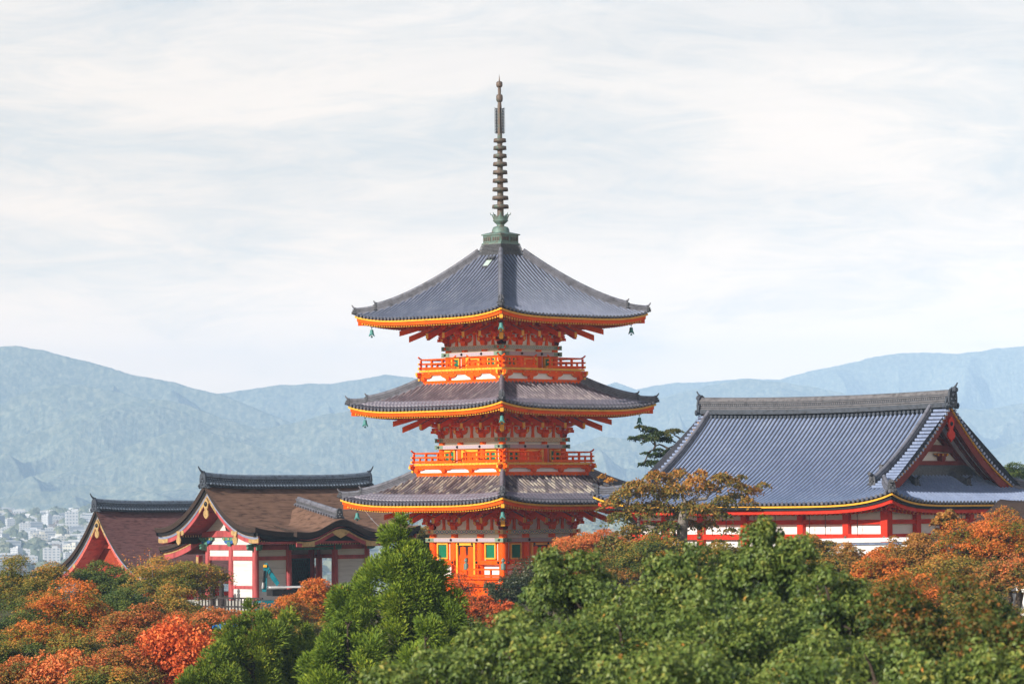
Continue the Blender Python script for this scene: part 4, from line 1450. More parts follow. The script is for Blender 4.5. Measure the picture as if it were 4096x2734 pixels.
# ------------------------------------------------------------------ bark-roofed gate buildings
def bark_building(name, label, loc, rot, R, Bv, zt, ze, K, su_cols, bark='bark', red='gate_red', thick=.34, ridge_h=.85, cut=None):
    g = thing(name, label, 'temple gate', loc, rot)

    def prof(v):
        tau = min(1.15, abs(v) / Bv)
        return zt + (ze - zt) * ((1 + K) * tau - K * tau * tau)

    def surf(u, v):
        return prof(v) + .20 * (abs(u) / R) ** 4 + (.18 * (abs(u) / R) ** 5 * (abs(v) / Bv) ** 3)
    us = np.linspace(-R, R, 41)
    vs = np.linspace(-Bv, Bv, 45)
    mb = MB()
    top = np.array([[V3(u, v, surf(u, v)) for v in vs] for u in us])
    # rounded verge and eave edges: the thatch rolls over at its rim
    uv = np.zeros((41, 45, 2))
    mb.grid(top, 0, uv, flip=False)

    def rim(pts, n, z_hi, z_lo, inset_hi, inset_lo, m):
        pts = np.array(pts)
        n = np.array(n, float)
        mb.grid([pts + n * -inset_hi + (0, 0, z_hi), pts + n * -inset_lo + (0, 0, z_lo)], m, None, smooth=False)
    for sg in (-1, 1):
        ev = [V3(u, sg * Bv, surf(u, Bv)) for u in us]
        vg = [V3(sg * R, v, surf(R, v)) for v in vs]
        for pts, n in ((ev, (0, sg, 0)), (vg, (sg, 0, 0))):
            rim(pts, n, 0, -.035, 0, -.015, 1)
            rim(pts, n, -.035, -thick, -.015, .04, 1)
            rim(pts, n, -thick, -thick, .04, .16, 1)
            rim(pts, n, -thick, -thick - .24, .16, .20, 2)
            rim(pts, n, -thick - .24, -thick - .24, .20, .55, 2)
    mb.grid(top * (1 - .5 / R, 1 - .5 / Bv, 1) - (0, 0, thick + .2), 3, None, flip=True)
    roof = mb.build('roof', [MAT[bark], MAT['bark_edge'], MAT['black_layer'], MAT[red]], g)
    # tiled ridge
    mb = MB()
    rp = [V3(u, 0, surf(u, 0) - .12) for u in np.linspace(-R - .02, R + .02, 15)]
    h = ridge_h
    for z0, z1, w_, m_ in ((0, .22 * h, .62, 1), (.22 * h, .32 * h, .80, 0), (.32 * h, .38 * h, .5, 1), (.38 * h, .44 * h, .6, 0), (.44 * h, .84 * h, .42, 1), (.84 * h, .92 * h, .54, 0), (.92 * h, h, .44, 0)):
        mb.sweep(rp, [(-w_ / 2, z0), (w_ / 2, z0), (w_ / 2, z1), (-w_ / 2, z1)], m_)
    mb.tube([p + (0, 0, h + .04) for p in rp], .13, 8, 0)
    for sg in (-1, 1):
        nn = int(2 * R / .26)
        for i in range(nn):
            u = -R + .3 + (2 * R - .6) * i / (nn - 1)
            p = V3(u, sg * .34, surf(u, 0) - .12 + .27 * h)
            mb.tube([p - V3(0, sg * .1, 0), p + V3(0, sg * .16, -.03)], .075, 8, 0)
        for i in range(int(2 * R / .14)):
            u = -R + .1 + i * .14
            for zz in (.54, .70):
                p = V3(u + (.07 if zz > .6 else 0), sg * .21, surf(u, 0) - .12 + zz * h)
                mb.tube([p, p + V3(0, sg * .03, 0)], .05, 6, 0)
        o = V3(sg * (R + .06), 0, surf(R, 0) - .25)
        onigawara(mb, o, V3(sg, 0, 0), .78, 1.12 * h + .22, 1)
        onigawara(mb, o + V3(-sg * .13, 0, -.02), V3(sg, 0, 0), 1.0, .6 * h, 1)
        horn(mb, o + V3(-sg * .1, 0, 1.15 * h + .15), V3(sg, 0, 0), .42, 1, .10)
    mb.build('ridge', [MAT['ridge_blue'], MAT['ridge_dark']], roof)
    # barge boards, gilt fittings, pendant
    for sg in (-1, 1):
        for sv in (-1, 1):
            mb = MB()
            vv = np.linspace(0, Bv - .10, 22)
            for u0, za, zb_, th, m_ in ((R - .34, -thick - .24, -thick - .70, .10, 0), (R - .27, -thick - .23, -thick - .27, .08, 1), (R - .30, -thick - .27, -thick - .42, .09, 2)):
                pts = [V3(sg * u0, sv * v, surf(R, v)) for v in vv]
                mb.sweep(pts, [(-th / 2, zb_), (th / 2, zb_), (th / 2, za), (-th / 2, za)], m_, side=(1, 0, 0))
            for v0, v1 in ((0, .95), (Bv - 1.1, Bv - .06)):
                vq = np.linspace(v0, v1, 6)
                mb.sweep([V3(sg * (R - .285), sv * v, surf(R, v)) for v in vq], [(-.02, -thick - .68), (.02, -thick - .68), (.02, -thick - .38), (-.02, -thick - .38)], 1, side=(1, 0, 0))
            c = V3(sg * (R - .27), sv * Bv * .50, surf(R, Bv * .5) - thick - .6)
            mb.tube([c, c + V3(sg * .04, 0, 0)], .17, 12, 1)
            mb.build('barge_board', [MAT[red], MAT['gold'], MAT['blue_grey']], g)
            if Bv < 6:
                mb = MB()
                c = V3(sg * (R - .2), sv * Bv * .56, surf(R, Bv * .56) - thick - .78)
                mb.prism([(-.22, .45), (.22, .45), (.12, .1), (.24, -.1), (.22, -.28), (.1, -.4), (0, -.46), (-.1, -.4), (-.22, -.28), (-.24, -.1), (-.12, .1)], c, (0, 1, 0), (0, 0, 1), (1, 0, 0), .06, 0)
                mb.build('eave_pendant', MAT['gold'], g)
        mb = MB()
        zc = surf(R, 0) - thick - .55
        o = [(0, .0), (.28, -.34), (.20, -.62), (.12, -.80), (.25, -.92), (.27, -1.12), (.16, -1.28), (0, -1.38), (-.16, -1.28), (-.27, -1.12), (-.25, -.92), (-.12, -.80), (-.20, -.62), (-.28, -.34)]
        mb.prism(o, V3(sg * (R - .18), 0, zc), (0, 1, 0), (0, 0, 1), (1, 0, 0), .08, 0)
        iron_stud(mb, V3(sg * (R - .14), 0, zc - .42), (sg, 0, 0), .17, 1)
        mb.build('gable_pendant', [MAT['gold'], MAT['black_iron']], g)
        mb = MB()
        for v in np.concatenate([np.linspace(-Bv + .7, -.5, 8), np.linspace(.5, Bv - .7, 8)]):
            mb.box((sg * (R - 1.2), v, surf(R, v) - thick - .38), (1.8, .10, .14))
        mb.build('verge_rafters', MAT[red], g)
    # eave rafters with gilt ends
    mb = MB()
    for sv in (-1, 1):
        nn = int((2 * R - 1.2) / .20)
        for i in range(nn):
            u = -R + .6 + (2 * R - 1.2) * i / (nn - 1)
            mb.bar(V3(u, sv * (Bv - 2.4), prof(Bv - 2.4) - thick - .40), V3(u, sv * (Bv - .42), surf(u, Bv) - thick - .43), .10, .12, 0, 1)
        mb.bar(V3(-R + .4, sv * (Bv - .33), ze - thick - .33), V3(R - .4, sv * (Bv - .33), ze - thick - .33), .10, .16, 2)
    mb.build('rafters', [MAT['dark_wood'] if Bv < 6 else MAT['hall_red'], MAT['gold'] if Bv < 6 else MAT['yellow'], MAT[red]], g)
    return g, roof, surf, prof


mat('blue_grey', (0.19, 0.22, 0.32), 0.6, 0.15, 3.0)
mat('ridge_blue', (0.15, 0.19, 0.25), 0.5, 0.25, 4.0, 0.3, 25)

GLOC = (-14.9, 264.0, -6.0)
GROT = rad(40)
gate, groof, gsurf, gprof = bark_building('west_gate', 'brown bark-roofed gate with pink-red columns and white boards left of the pagoda', GLOC, GROT,
                                          6.75, 5.6, 7.35, 4.38, 1.05, None, 'bark', 'gate_red', .32, .74)
gate['category'] = 'temple gate'
# karahafu: the undulating front eave with its own little tiled ridge
mb = MB()
us = np.linspace(-3.7, 3.7, 49)


def kbump(u):
    x = min(1.0, abs(u) / 3.0)
    return .86 * (0.5 + 0.5 * math.cos(PI * x ** .92)) ** 1.15 + .10 * (abs(u) / 3.7) ** 3


kz = 4.22
for sv in (-1,):
    vv = np.linspace(-5.95, -1.6, 12)
    tops = np.array([[V3(u, v, kz + .12 + kbump(u) * (1 - .0 * abs(v)) + (5.95 - abs(v)) * (.16 + .05 * kbump(u))) for u in us] for v in vv])
    mb.grid(tops, 0, flip=(sv > 0))
    fr = tops[0]
    n = V3(0, sv, 0)
    for za, zb_, ia, ib, m_ in ((0, -.04, 0, -.02, 1), (-.04, -.36, -.02, .04, 1), (-.36, -.36, .04, .15, 1), (-.36, -.62, .15, .19, 2), (-.62, -.62, .19, .6, 2)):
        mb.grid([fr - n * ia + (0, 0, za), fr - n * ib + (0, 0, zb_)], m_, None, smooth=False)
    for e in (0, -1):
        side = tops[:, e]
        mb.grid([side, side - (0, 0, .36)], 1, None, smooth=False)
    mb.grid(tops[:, 2:-2] - (0, 0, .5), 3, flip=(sv < 0))
kf = mb.build('undulating_eave', [MAT['bark'], MAT['bark_edge'], MAT['black_layer'], MAT['gate_red']], gate)
for sv in (-1,):
    mb = MB()
    kk = [V3(u, sv * 5.62, kz + .12 + kbump(u)) for u in np.linspace(-3.5, 3.5, 41)]
    mb.sweep(kk, [(-.05, -.96), (.05, -.96), (.05, -.62), (-.05, -.62)], 0, side=(0, 1, 0))
    mb.sweep([p + (0, sv * .03, 0) for p in kk], [(-.05, -.72), (.05, -.72), (.05, -.61), (-.05, -.61)], 1, side=(0, 1, 0))
    mb.prism([(-.9, -.66), (-.5, -.98), (0, -1.22), (.5, -.98), (.9, -.66), (.5, -.60), (0, -.58), (-.5, -.60)], V3(0, sv * 5.72, kz + .12 + .86), (1, 0, 0), (0, 0, 1), (0, 1, 0), .06, 1)
    for u in (-2.6, 2.6):
        mb.prism([(-.5, -.98), (.5, -.98), (.5, -.64), (-.5, -.64)], V3(u, sv * 5.70, kz + .16 + kbump(u)), (1, 0, 0), (0, 0, 1), (0, 1, 0), .04, 1)
    mb.build('undulating_barge_board', [MAT['gate_red'], MAT['gold']], kf)
    mb = MB()
    kr = [V3(0, sv * v, kz + .12 + .86 + (5.95 - v) * .20 - .02) for v in np.linspace(1.2, 5.55, 8)]
    for z0, z1, w_, m_ in ((-.04, .10, .5, 1), (.10, .16, .62, 0), (.16, .34, .36, 1), (.34, .44, .46, 0)):
        mb.sweep(kr, [(-w_ / 2, z0), (w_ / 2, z0), (w_ / 2, z1), (-w_ / 2, z1)], m_)
    mb.tube([p + (0, 0, .46) for p in kr], .13, 8, 0)
    for sx in (-1, 1):
        for p in kr[0] + (kr[-1] - kr[0]) * np.linspace(.02, .98, 16)[:, None]:
            mb.tube([p + V3(sx * .1, 0, .10), p + V3(sx * .42, 0, .04)], .075, 8, 0)
    onigawara(mb, kr[-1] + V3(0, sv * .06, -.05), V3(0, sv, 0), .62, .72, 1)
    mb.box(kr[-1] + V3(0, sv * .05, -.2), (.7, .3, .3), None, 2)
    mb.build('eave_ridge', [MAT['ridge_tile'], MAT['ornament_tile'], MAT['bark_edge']], kf)
# rear porch roof, a lower bark slope sweeping out behind
mb = MB()
us = np.linspace(-3.9, 3.9, 21)
vv = np.linspace(4.4, 9.2, 15)
tops = np.array([[V3(u, v, 3.34 + 1.25 * ((9.2 - v) / 4.8) ** 1.7 + .10 * (abs(u) / 3.9) ** 4) for u in us] for v in vv])
mb.grid(tops, 0, flip=False)
mb.grid(tops - (0, 0, .42), 3, flip=True)
for e, n in ((0, V3(-1, 0, 0)), (-1, V3(1, 0, 0))):
    sd = tops[:, e]
    mb.grid([sd, sd - n * .02 - (0, 0, .26)], 1, None, smooth=False)
    mb.grid([sd - n * .12 - (0, 0, .26), sd - n * .14 - (0, 0, .44)], 2, None, smooth=False)
    mb.grid([sd - (0, 0, .26) - n * .02, sd - n * .12 - (0, 0, .26)], 2, None, smooth=False)
sd = tops[-1]
mb.grid([sd, sd - (0, 0, .26)], 1, None, smooth=False)
mb.grid([sd - (0, .12, .26), sd - (0, .12, .44)], 2, None, smooth=False)
pr_ = mb.build('porch_roof', [MAT['bark'], MAT['bark_edge'], MAT['black_layer'], MAT['gate_red']], gate)
for n_ in (-1, 1):
    mb = MB()
    sd = np.array([V3(n_ * 3.68, v, 3.44 + 1.25 * ((9.2 - v) / 4.8) ** 1.7) for v in vv[:-1]])
    mb.sweep(sd, [(-.05, -.92), (.05, -.92), (.05, -.50), (-.05, -.50)], 0, side=(1, 0, 0))
    mb.sweep(sd + (n_ * .02, 0, 0), [(-.05, -.56), (.05, -.56), (.05, -.44), (-.05, -.44)], 1, side=(1, 0, 0))
    mb.build('barge_board', [MAT['gate_red'], MAT['gold']], pr_)
# columns, beams, boards of the gate
gu, gv = [-4.55, -1.9, 1.9, 4.55], [-2.6, 0.0, 2.6]
c0 = None
for u in gu:
    for v in gv:
        if v == 0.0 and abs(u) < 4:
            continue
        if c0 is None:
            mb = MB()
            mb.tube([(0, 0, -.2), (0, 0, 1.5), (0, 0, 3.62)], [.235, .225, .205], 16)
            c0 = mb.build('column', MAT['gate_red'], gate, (u, v, 0))
            cc_ = c0
        else:
            cc_ = c0.copy()
            C.objects.link(cc_)
            cc_.location = (u, v, 0)
for v in (-.05,):
    for u in (-1.9, 1.9):
        cc_ = c0.copy()
        C.objects.link(cc_)
        cc_.location = (u, v, 0)


def gbeam(p0, p1, z, h, w=.18, m='gate_red', nm='beam'):
    mb = MB()
    mb.bar(V3(p0[0], p0[1], z), V3(p1[0], p1[1], z), w, h)
    return mb.build(nm, MAT[m], gate)


def gboard(p0, p1, z0, z1, nm='wall_board'):
    mb = MB()
    mb.bar(V3(p0[0], p0[1], (z0 + z1) / 2), V3(p1[0], p1[1], (z0 + z1) / 2), .06, z1 - z0)
    return mb.build(nm, MAT['gate_board'], gate)


for u in (-4.55, 4.55):
    for v0, v1 in ((-2.6, 0), (0, 2.6)):
        gbeam((u, v0), (u, v1), 3.42, .34)
        gbeam((u, v0), (u, v1), 2.72, .26)
        gboard((u, v0), (u, v1), 2.85, 3.25)
        gboard((u, v0), (u, v1), 3.6, 4.28)
        if v0 < 0:
            gboard((u, v0), (u, v1), .95, 2.59)
            gbeam((u, v0), (u, v1), .85, .2)
            gboard((u, v0), (u, v1), .0, .75)
for v in (-2.6, 2.6):
    for u0, u1 in ((-4.55, -1.9), (1.9, 4.55)):
        gbeam((u0, v), (u1, v), 3.42, .34)
        gbeam((u0, v), (u1, v), 2.72, .26)
        gboard((u0, v), (u1, v), 2.85, 3.25)
        gboard((u0, v), (u1, v), 3.6, 4.25)
        if v < 0:
            gboard((u0, v), (u1, v), .0, 2.59)
    gbeam((-1.9, v), (1.9, v), 3.56, .22, .26, 'green_paint', 'green_lintel')
    gbeam((-1.9, v), (1.9, v), 3.30, .16, .22, 'green_paint', 'green_lintel')
    gboard((-1.9, v), (1.9, v), 3.68, 4.5)
# grille screen inside
gbeam((-1.9, -.05), (1.9, -.05), 2.75, .24)
gbeam((-.2, -.05), (1.9, -.05), .5, .2)
mb = MB()
for i in range(22):
    x = -.15 + i * .2
    for dx in (-.55, .55):
        a, b = max(-.1, min(1.7, x)), max(-.1, min(1.7, x + dx))
        if abs(b - a) > .05:
            zz = 1.75 * abs(b - a) / .55
            mb.bar(V3(a, -.1, .7), V3(b, -.1, .7 + zz), .03, .03)
for row in range(2):
    for i in range(9):
        x = -.1 + i * .2
        mb.bar(V3(x, -.12, .7 + row * .95), V3(min(1.7, x + .35), -.12, .7 + row * .95 + .95), .035, .035)
        mb.bar(V3(x + .2, -.12, .7 + row * .95), V3(max(-.1, x - .15), -.12, .7 + row * .95 + .95), .035, .035)
for p0, p1 in (((-.15, .62), (1.72, .62)), ((-.15, 2.6), (1.72, 2.6))):
    mb.bar(V3(p0[0], -.12, p0[1]), V3(p1[0], -.12, p1[1]), .08, .08)
for x in (-.15, 1.72):
    mb.bar(V3(x, -.12, .6), V3(x, -.12, 2.62), .08, .08)
mb.build('grille', MAT['green_dark'] if 'green_dark' in MAT else mat('green_dark', (0.03, 0.08, 0.075), .6, .2, 4.0), gate)
mb = MB()
mb.bar(V3(-.15, .1, 1.6), V3(1.75, .1, 1.6), .05, 2.0)
mb.build('screen_board', MAT['dark_wood'], gate)
# gable frame: tie beam, carved brackets and white infill
for su in (-1, 1):
    mb = MB()
    mb.prism([(-3.1, 4.10), (3.1, 4.10), (3.1, 4.42), (1.6, 4.52), (-1.6, 4.52), (-3.1, 4.42)], V3(su * 4.6, 0, 0), (0, 1, 0), (0, 0, 1), (1, 0, 0), .26)
    mb.build('tie_beam', MAT['gate_red'], gate)
    mb = MB()
    pl = [(v, gsurf(5, v) - .62) for v in np.linspace(-2.9, 2.9, 15)]
    pl = [(2.9, 4.3), (-2.9, 4.3)] + [(v, max(z, 4.31)) for v, z in pl]
    mb.prism(pl, V3(su * 4.5, 0, 0), (0, 1, 0), (0, 0, 1), (1, 0, 0), .08)
    mb.build('gable_wall', MAT['gate_board'], gate)
    for v in (-2.6, 0, 2.6):
        mb = MB()
        boat_arm(mb, V3(su * 4.62, v, 4.08), (0, 1, 0), (1, 0, 0), 1.5, .26, .3, 0, 0)
        boat_arm(mb, V3(su * 4.64, v, 3.86), (0, 1, 0), (1, 0, 0), 1.0, .20, .3, 1, 1)
        bearing_block(mb, V3(su * 4.62, v, 3.66), .38, 0, (1, 0, 0), (0, 1, 0))
        for dv in (-.5, 0, .5):
            mb.box((su * 4.80, v + dv, 3.98), (.05, .16, .10), None, 2)
        mb.build('carved_bracket', [MAT['green_paint'], MAT['blue_paint'], MAT['gold']], gate)
    mb = MB()
    boat_arm(mb, V3(su * 4.7, 0, 5.35), (0, 1, 0), (1, 0, 0), 1.1, .22, .3, 0, 0)
    mb.prism([(-.2, 4.5), (.2, 4.5), (.28, 4.75), (.2, 5.15), (-.2, 5.15), (-.28, 4.75)], V3(su * 4.72, 0, 0), (0, 1, 0), (0, 0, 1), (1, 0, 0), .3, 1)
    mb.build('king_post', [MAT['green_paint'], MAT['dark_wood']], gate)
for u, v in [(a, b) for a in (-4.55, -1.9, 1.9, 4.55) for b in (-2.6, 2.6)]:
    sv = 1 if v > 0 else -1
    mb = MB()
    boat_arm(mb, V3(u, v + sv * .1, 4.02), (1, 0, 0), (0, 1, 0), 1.1, .22, .26, 0, 0)
    bearing_block(mb, V3(u, v + sv * .08, 3.76), .34, 1)
    if abs(u) > 4:
        sx = 1 if u > 0 else -1
        mb.prism([(0, 0), (.30, .02), (.48, .12), (.42, .24), (.52, .34), (.34, .42), (0, .40)], V3(u + sx * .2, v, 3.22), (sx, 0, 0), (0, 0, 1), (0, 1, 0), .18)
    mb.prism([(0, 0), (.30, .02), (.48, .12), (.42, .24), (.52, .34), (.34, .42), (0, .40)], V3(u, v + sv * .2, 3.22), (0, sv, 0), (0, 0, 1), (1, 0, 0), .18)
    mb.build('carved_bracket', [MAT['green_paint'], MAT['blue_paint']], gate)
mb = MB()
mb.prism([(-.7, 3.68), (-.45, 3.74), (-.3, 4.0), (-.2, 4.22), (.2, 4.22), (.3, 4.0), (.45, 3.74), (.7, 3.68)], V3(0, -2.72, 0), (1, 0, 0), (0, 0, 1), (0, 1, 0), .12)
mb.build('frog_leg_strut', MAT['green_paint'], gate)
# rear side annex with painted board end and outer columns seen at the left
for u in (-4.0,):
    for v in (3.5,):
        mb = MB()
        mb.bar(V3(u - .6, v + .05, 0), V3(u - .6, v + .05, 2.9), .3, .3, 0)
        mb.bar(V3(u - .78, v + .05, 1.2), V3(u - .78, v + .05, 2.8), .02, .26, 1)
        mb.build('rear_post', [MAT['gate_red'], MAT['gold']], gate)
mb = MB()
mb.box((0, 0, -1.9), (11.4, 7.6, 3.8))
mb.build('gate_platform', MAT['stone'], gate)

# second, larger bark-roofed building behind
niomon, nroof, nsurf, nprof = bark_building('inner_gate', 'dark bark-roofed red building standing behind the pink-columned gate, far left', (-25.0, 303.0, -9.0), rad(40),
                                            8.0, 6.4, 8.85, 4.15, .92, None, 'bark_purple', 'gate_bright', .30, .70)
mb = MB()
for u in (-5.5, -2.0, 2.0, 5.5):
    for v in (-3.6, 3.6):
        mb.tube([(u, v, 0), (u, v, 3.6)], .3, 12)
        mb.build('column', MAT['hall_red'], niomon)
        mb = MB()
mb.box((0, 0, 1.3), (10.8, 6.9, 2.6))
mb.build('wall', MAT['plaster'], niomon)
for v in (-3.72, 3.72):
    for z, h in ((3.5, .35), (2.6, .3)):
        mb = MB()
        mb.box((0, v, z), (12.4, .3, h))
        mb.build('beam', MAT['hall_red'], niomon)
mb = MB()
for v in (-4.1, 4.1):
    for i in range(9):
        u = -6 + i * 1.5
        boat_arm(mb, V3(u, v, 3.95), (1, 0, 0), (0, 1, 0), 1.2, .24, .2)
        bearing_block(mb, V3(u, v, 3.65), .3)
mb.build('brackets', [MAT['hall_red'], MAT['yellow']], niomon)
for su in (-1, 1):
    mb = MB()
    mb.prism([(4.2, 3.7), (-4.2, 3.7)] + [(v, max(3.75, nsurf(6, v) - .6)) for v in np.linspace(-4.2, 4.2, 15)], V3(su * 5.9, 0, 0), (0, 1, 0), (0, 0, 1), (1, 0, 0), .1)
    mb.build('gable_wall', MAT['soffit_dark'], niomon)  # dark red puts the shade inside the gable into its colour
    mb = MB()
    mb.box((su * 6.0, 0, 6.2), (.3, 3.6, .3))
    mb.build('tie_beam', MAT['gate_bright'], niomon)
mb = MB()
mb.box((0, 0, -.5), (15, 10, 1.2))
mb.build('platform', MAT['stone'], niomon)

# picket fence in front of the gate with two capped posts
fence = thing('picket_fence', 'black picket fence in front of the pink-columned gate', 'fence', (0, 0, 0))
fa, fb = np.array(at(790, 2388, 256.5)), np.array(at(1050, 2392, 254.0))
fa2 = np.array(at(600, 2378, 262))
for p0, p1 in ((fa, fb),):
    mb = MB()
    mb.bar(p0, p1, .12, .10)
    mb.bar(p0 - (0, 0, .55), p1 - (0, 0, .55), .10, .10)
    mb.build('rail', MAT['dark_wood'], fence)
    mb = MB()
    nn = 20
    for i in range(nn):
        p = p0 + (p1 - p0) * (i + .5) / nn
        mb.bar(p - (0, 0, .95), p - (0, 0, .04), .09, .07)
    mb.build('pickets', MAT['dark_wood'], fence)
for px, py in ((850, 2358), (886, 2350)):
    p = np.array(at(px, py, 259.5))
    mb = MB()
    mb.lathe([(.16, -1.2), (.16, .05), (.18, .10), (.18, .16), (.12, .19), (.09, .24), (.15, .30), (.165, .37), (.12, .45), (.04, .50), (0, .56)], 14, p)
    mb.build('capped_post', MAT['dark_wood'], fence)

# crane arm beside the gate
crane = thing('crane', 'teal folded crane arm with steel ram standing in front of the white gate boards', 'crane', (0, 0, 0))
D_ = 252.0
Q = lambda px, py, d=0.0: np.array(at(px, py, D_ + d))
mb = MB()
mb.bar(Q(1057, 2365), Q(1064, 2262), .26, .28, up=(0, 1, 0))
mb.build('mast', MAT['crane_teal'], crane)
mb = MB()
pl = [Q(1058, 2252), Q(1069, 2249), Q(1074, 2262), Q(1118, 2330), Q(1108, 2342), Q(1088, 2318), Q(1066, 2278), Q(1056, 2282)]
v = [p - np.array((0, .16, 0)) for p in pl] + [p + np.array((0, .16, 0)) for p in pl]
mb.add(v, [tuple(range(8)), tuple(range(15, 7, -1))] + [(i, i + 8, (i + 1) % 8 + 8, (i + 1) % 8) for i in range(8)])
mb.build('boom', MAT['crane_teal'], crane)
mb = MB()
mb.tube([Q(1051, 2352, -.2), Q(1053, 2328, -.2)], .08, 8)
mb.tube([Q(1053, 2328, -.2), Q(1057, 2280, -.2)], .055, 8, 1)
mb.build('hydraulic_ram', [MAT['steel'], MAT['black_iron']], crane)
mb = MB()
mb.tube([Q(1066, 2310, -.25), Q(1070, 2285, -.3), Q(1078, 2273, -.3), Q(1090, 2290, -.3)], .03, 6)
mb.build('hose', MAT['black_iron'], crane)
mb = MB()
mb.box(Q(1060, 2262, -.22), (.22, .06, .16), None, 0)
mb.build('marker_plate', MAT['yellow'], crane)
mb = MB()
mb.box(Q(1100, 2400, .6) - np.array((0, 0, .6)), (2.2, 1.6, 1.2), .3)
mb.build('crane_base', MAT['crane_teal'], crane)
mb = MB()
mb.box(Q(1180, 2345, .8), (3.6, 1.8, .10), .3)
mb.box(Q(1180, 2352, .8) - np.array((0, 0, .25)), (3.3, 1.6, .4), .3, 1)
lorry = mb.build('truck_body', [MAT['white_roof'], MAT['black_iron']])
tag(lorry, 'pale flat-roofed truck body half hidden by orange maple leaves in front of the gate', 'truck')

# bark eave and red post at the far right edge
side_b = thing('bark_porch', 'brown bark eave with red post entering at the right edge behind the maples', 'porch', tuple(at(4110, 2092, 205)), rad(-43))
mb = MB()
us = np.linspace(-3.2, 3.2, 15)
tops = [[V3(x, y, -1.0 + 1.35 * (1 - abs(y) / 3.2) ** 1.3 + .12 * (abs(x) / 3.2) ** 3) for y in np.linspace(-3.0, 3.0, 17)] for x in us]
mb.grid(tops, 0)
mb.grid(np.array(tops) - (0, 0, .32), 1, flip=True)
for e in (0, -1):
    mb.grid([np.array(tops[e]), np.array(tops[e]) - (0, 0, .32)], 1, smooth=False)
    mb.grid([np.array(tops)[:, e], np.array(tops)[:, e] - (0, 0, .32)], 1, smooth=False)
side_b.location = tuple(at(4205, 2030, 205))
mb.build('roof', [MAT['bark_edge'], MAT['bark_edge']], side_b)
mb = MB()
for x in (-2.2, 2.2):
    for y in (-2, 2):
        mb.bar((x, y, -7), (x, y, -1.1), .28, .28)
        mb.build('post', MAT['gate_bright'], side_b)
        mb = MB()
mb.bar((-2.6, -2, -1.35), (2.6, -2, -1.35), .2, .25)
mb.build('beam', MAT['gate_bright'], side_b)

# white wall with red posts glimpsed low behind the right-hand maples
rw = thing('red_post_wall', 'white plastered wall with red posts behind the maples at the lower right edge', 'wall', (0, 0, 0))
p0, p1 = np.array(at(3930, 2300, 202)), np.array(at(4300, 2295, 196))
mb = MB()
mb.bar(p0 - (0, 0, 1.2), p1 - (0, 0, 1.2), .3, 3.0)
mb.build('wall', MAT['plaster'], rw)
for q in np.linspace(0, 1, 5):
    mb = MB()
    p = p0 + (p1 - p0) * q + (0, -.12, 0)
    mb.bar(p - (0, 0, 2.8), p + (0, 0, .4), .22, .22)
    mb.build('post', MAT['hall_red'], rw)
mb = MB()
mb.bar(p0 + (0, -.14, .4), p1 + (0, -.14, .4), .3, .24)
mb.build('beam', MAT['hall_red'], rw)

# blue tarpaulin among the maples and the lightning cable
tb = MB()
g = []
c = np.array(at(905, 2500, 205))
for i in range(12):
    g.append([c + V3((i - 6) * .11, (j - 4) * .2, .12 * math.sin(i * 1.3 + j) + .05 * math.sin(j * 2.1) - .02 * abs(i - 6)) for j in range(9)])
tb.grid(g, 0, flip=False)
tp = tb.build('tarpaulin', MAT['tarp'])
tag(tp, 'crumpled blue tarpaulin spread between the maples below the picket fence', 'tarpaulin')
tb = MB()
c = np.array(at(740, 2660, 190))
g = [[c + V3((i - 6) * .4, (j - 4) * .4, .15 * math.sin(i * 1.7 + j) + .05 * math.sin(j * 2.1)) for j in range(9)] for i in range(12)]
tb.grid(g, 0)
tag(tb.build('tarpaulin', MAT['tarp']), 'blue tarpaulin glimpsed under the bright orange-red cherry tree', 'tarpaulin')
mb = MB()
ca, cb = np.array(at(1462, 2043, 238)), np.array(at(1545, 2125, 231))
pts = [ca + (cb - ca) * q - V3(0, 0, .12 * math.sin(PI * q)) for q in np.linspace(0, 1, 8)]
mb.tube(pts, .018, 6)
for q in (2, 5):
    mb.tube([pts[q], pts[q] + (cb - ca) * .04], .05, 6)
tag(mb.build('guy_cable', MAT['steel']), 'thin steel cable with fittings running down from the lowest left corner of the pagoda', 'cable')

# ------------------------------------------------------------------ ground, mountains, city
def sstep(a, b, x):
    t = np.clip((x - a) / (b - a), 0, 1)
    return t * t * (3 - 2 * t)


def ground_z(x, y):
    x, y = np.asarray(x, float), np.asarray(y, float)
    z = -1.7 - 12.3 * sstep(6, 60, y)
    start = 224 - 26 * sstep(2, 14, x) + 36 * (1 - sstep(-11, -6, x))
    z = z + 8.4 * sstep(start - 16, start + 2, y)
    z = z - .9 * sstep(245, 262, y)
    z = z - 3.5 * sstep(278, 290, y)
    z = z - 48.5 * sstep(330, 1500, y)
    z = z + 54.0 * sstep(1800, 4300, y)
    z = z + (fbm(x / 9, y / 9, 3, 5) - .5) * .5
    return z


def noise_mat(name, stops, scale, rough=0.95, bump=0.0, bs=None, dist=1.0, detail=8.0):
    m = bpy.data.materials.new(name)
    m.use_nodes = True
    t = NT(m.node_tree)
    tc = t.n('ShaderNodeTexCoord')
    nz = t.noise(tc.outputs['Object'], scale, detail, 0.62, 0.4)
    col = t.ramp(nz, stops)
    b = t.n('ShaderNodeBsdfPrincipled', {'Base Color': col, 'Roughness': rough, 'Specular IOR Level': 0.1})
    if bump:
        bn = t.noise(tc.outputs['Object'], bs or scale * 3, 6.0, 0.7)
        bp = t.n('ShaderNodeBump', {'Height': bn, 'Strength': bump, 'Distance': dist})
        t.put(b.inputs['Normal'], bp.outputs[0])
    t.n('ShaderNodeOutputMaterial', {'Surface': b})
    MAT[name] = m
    return m


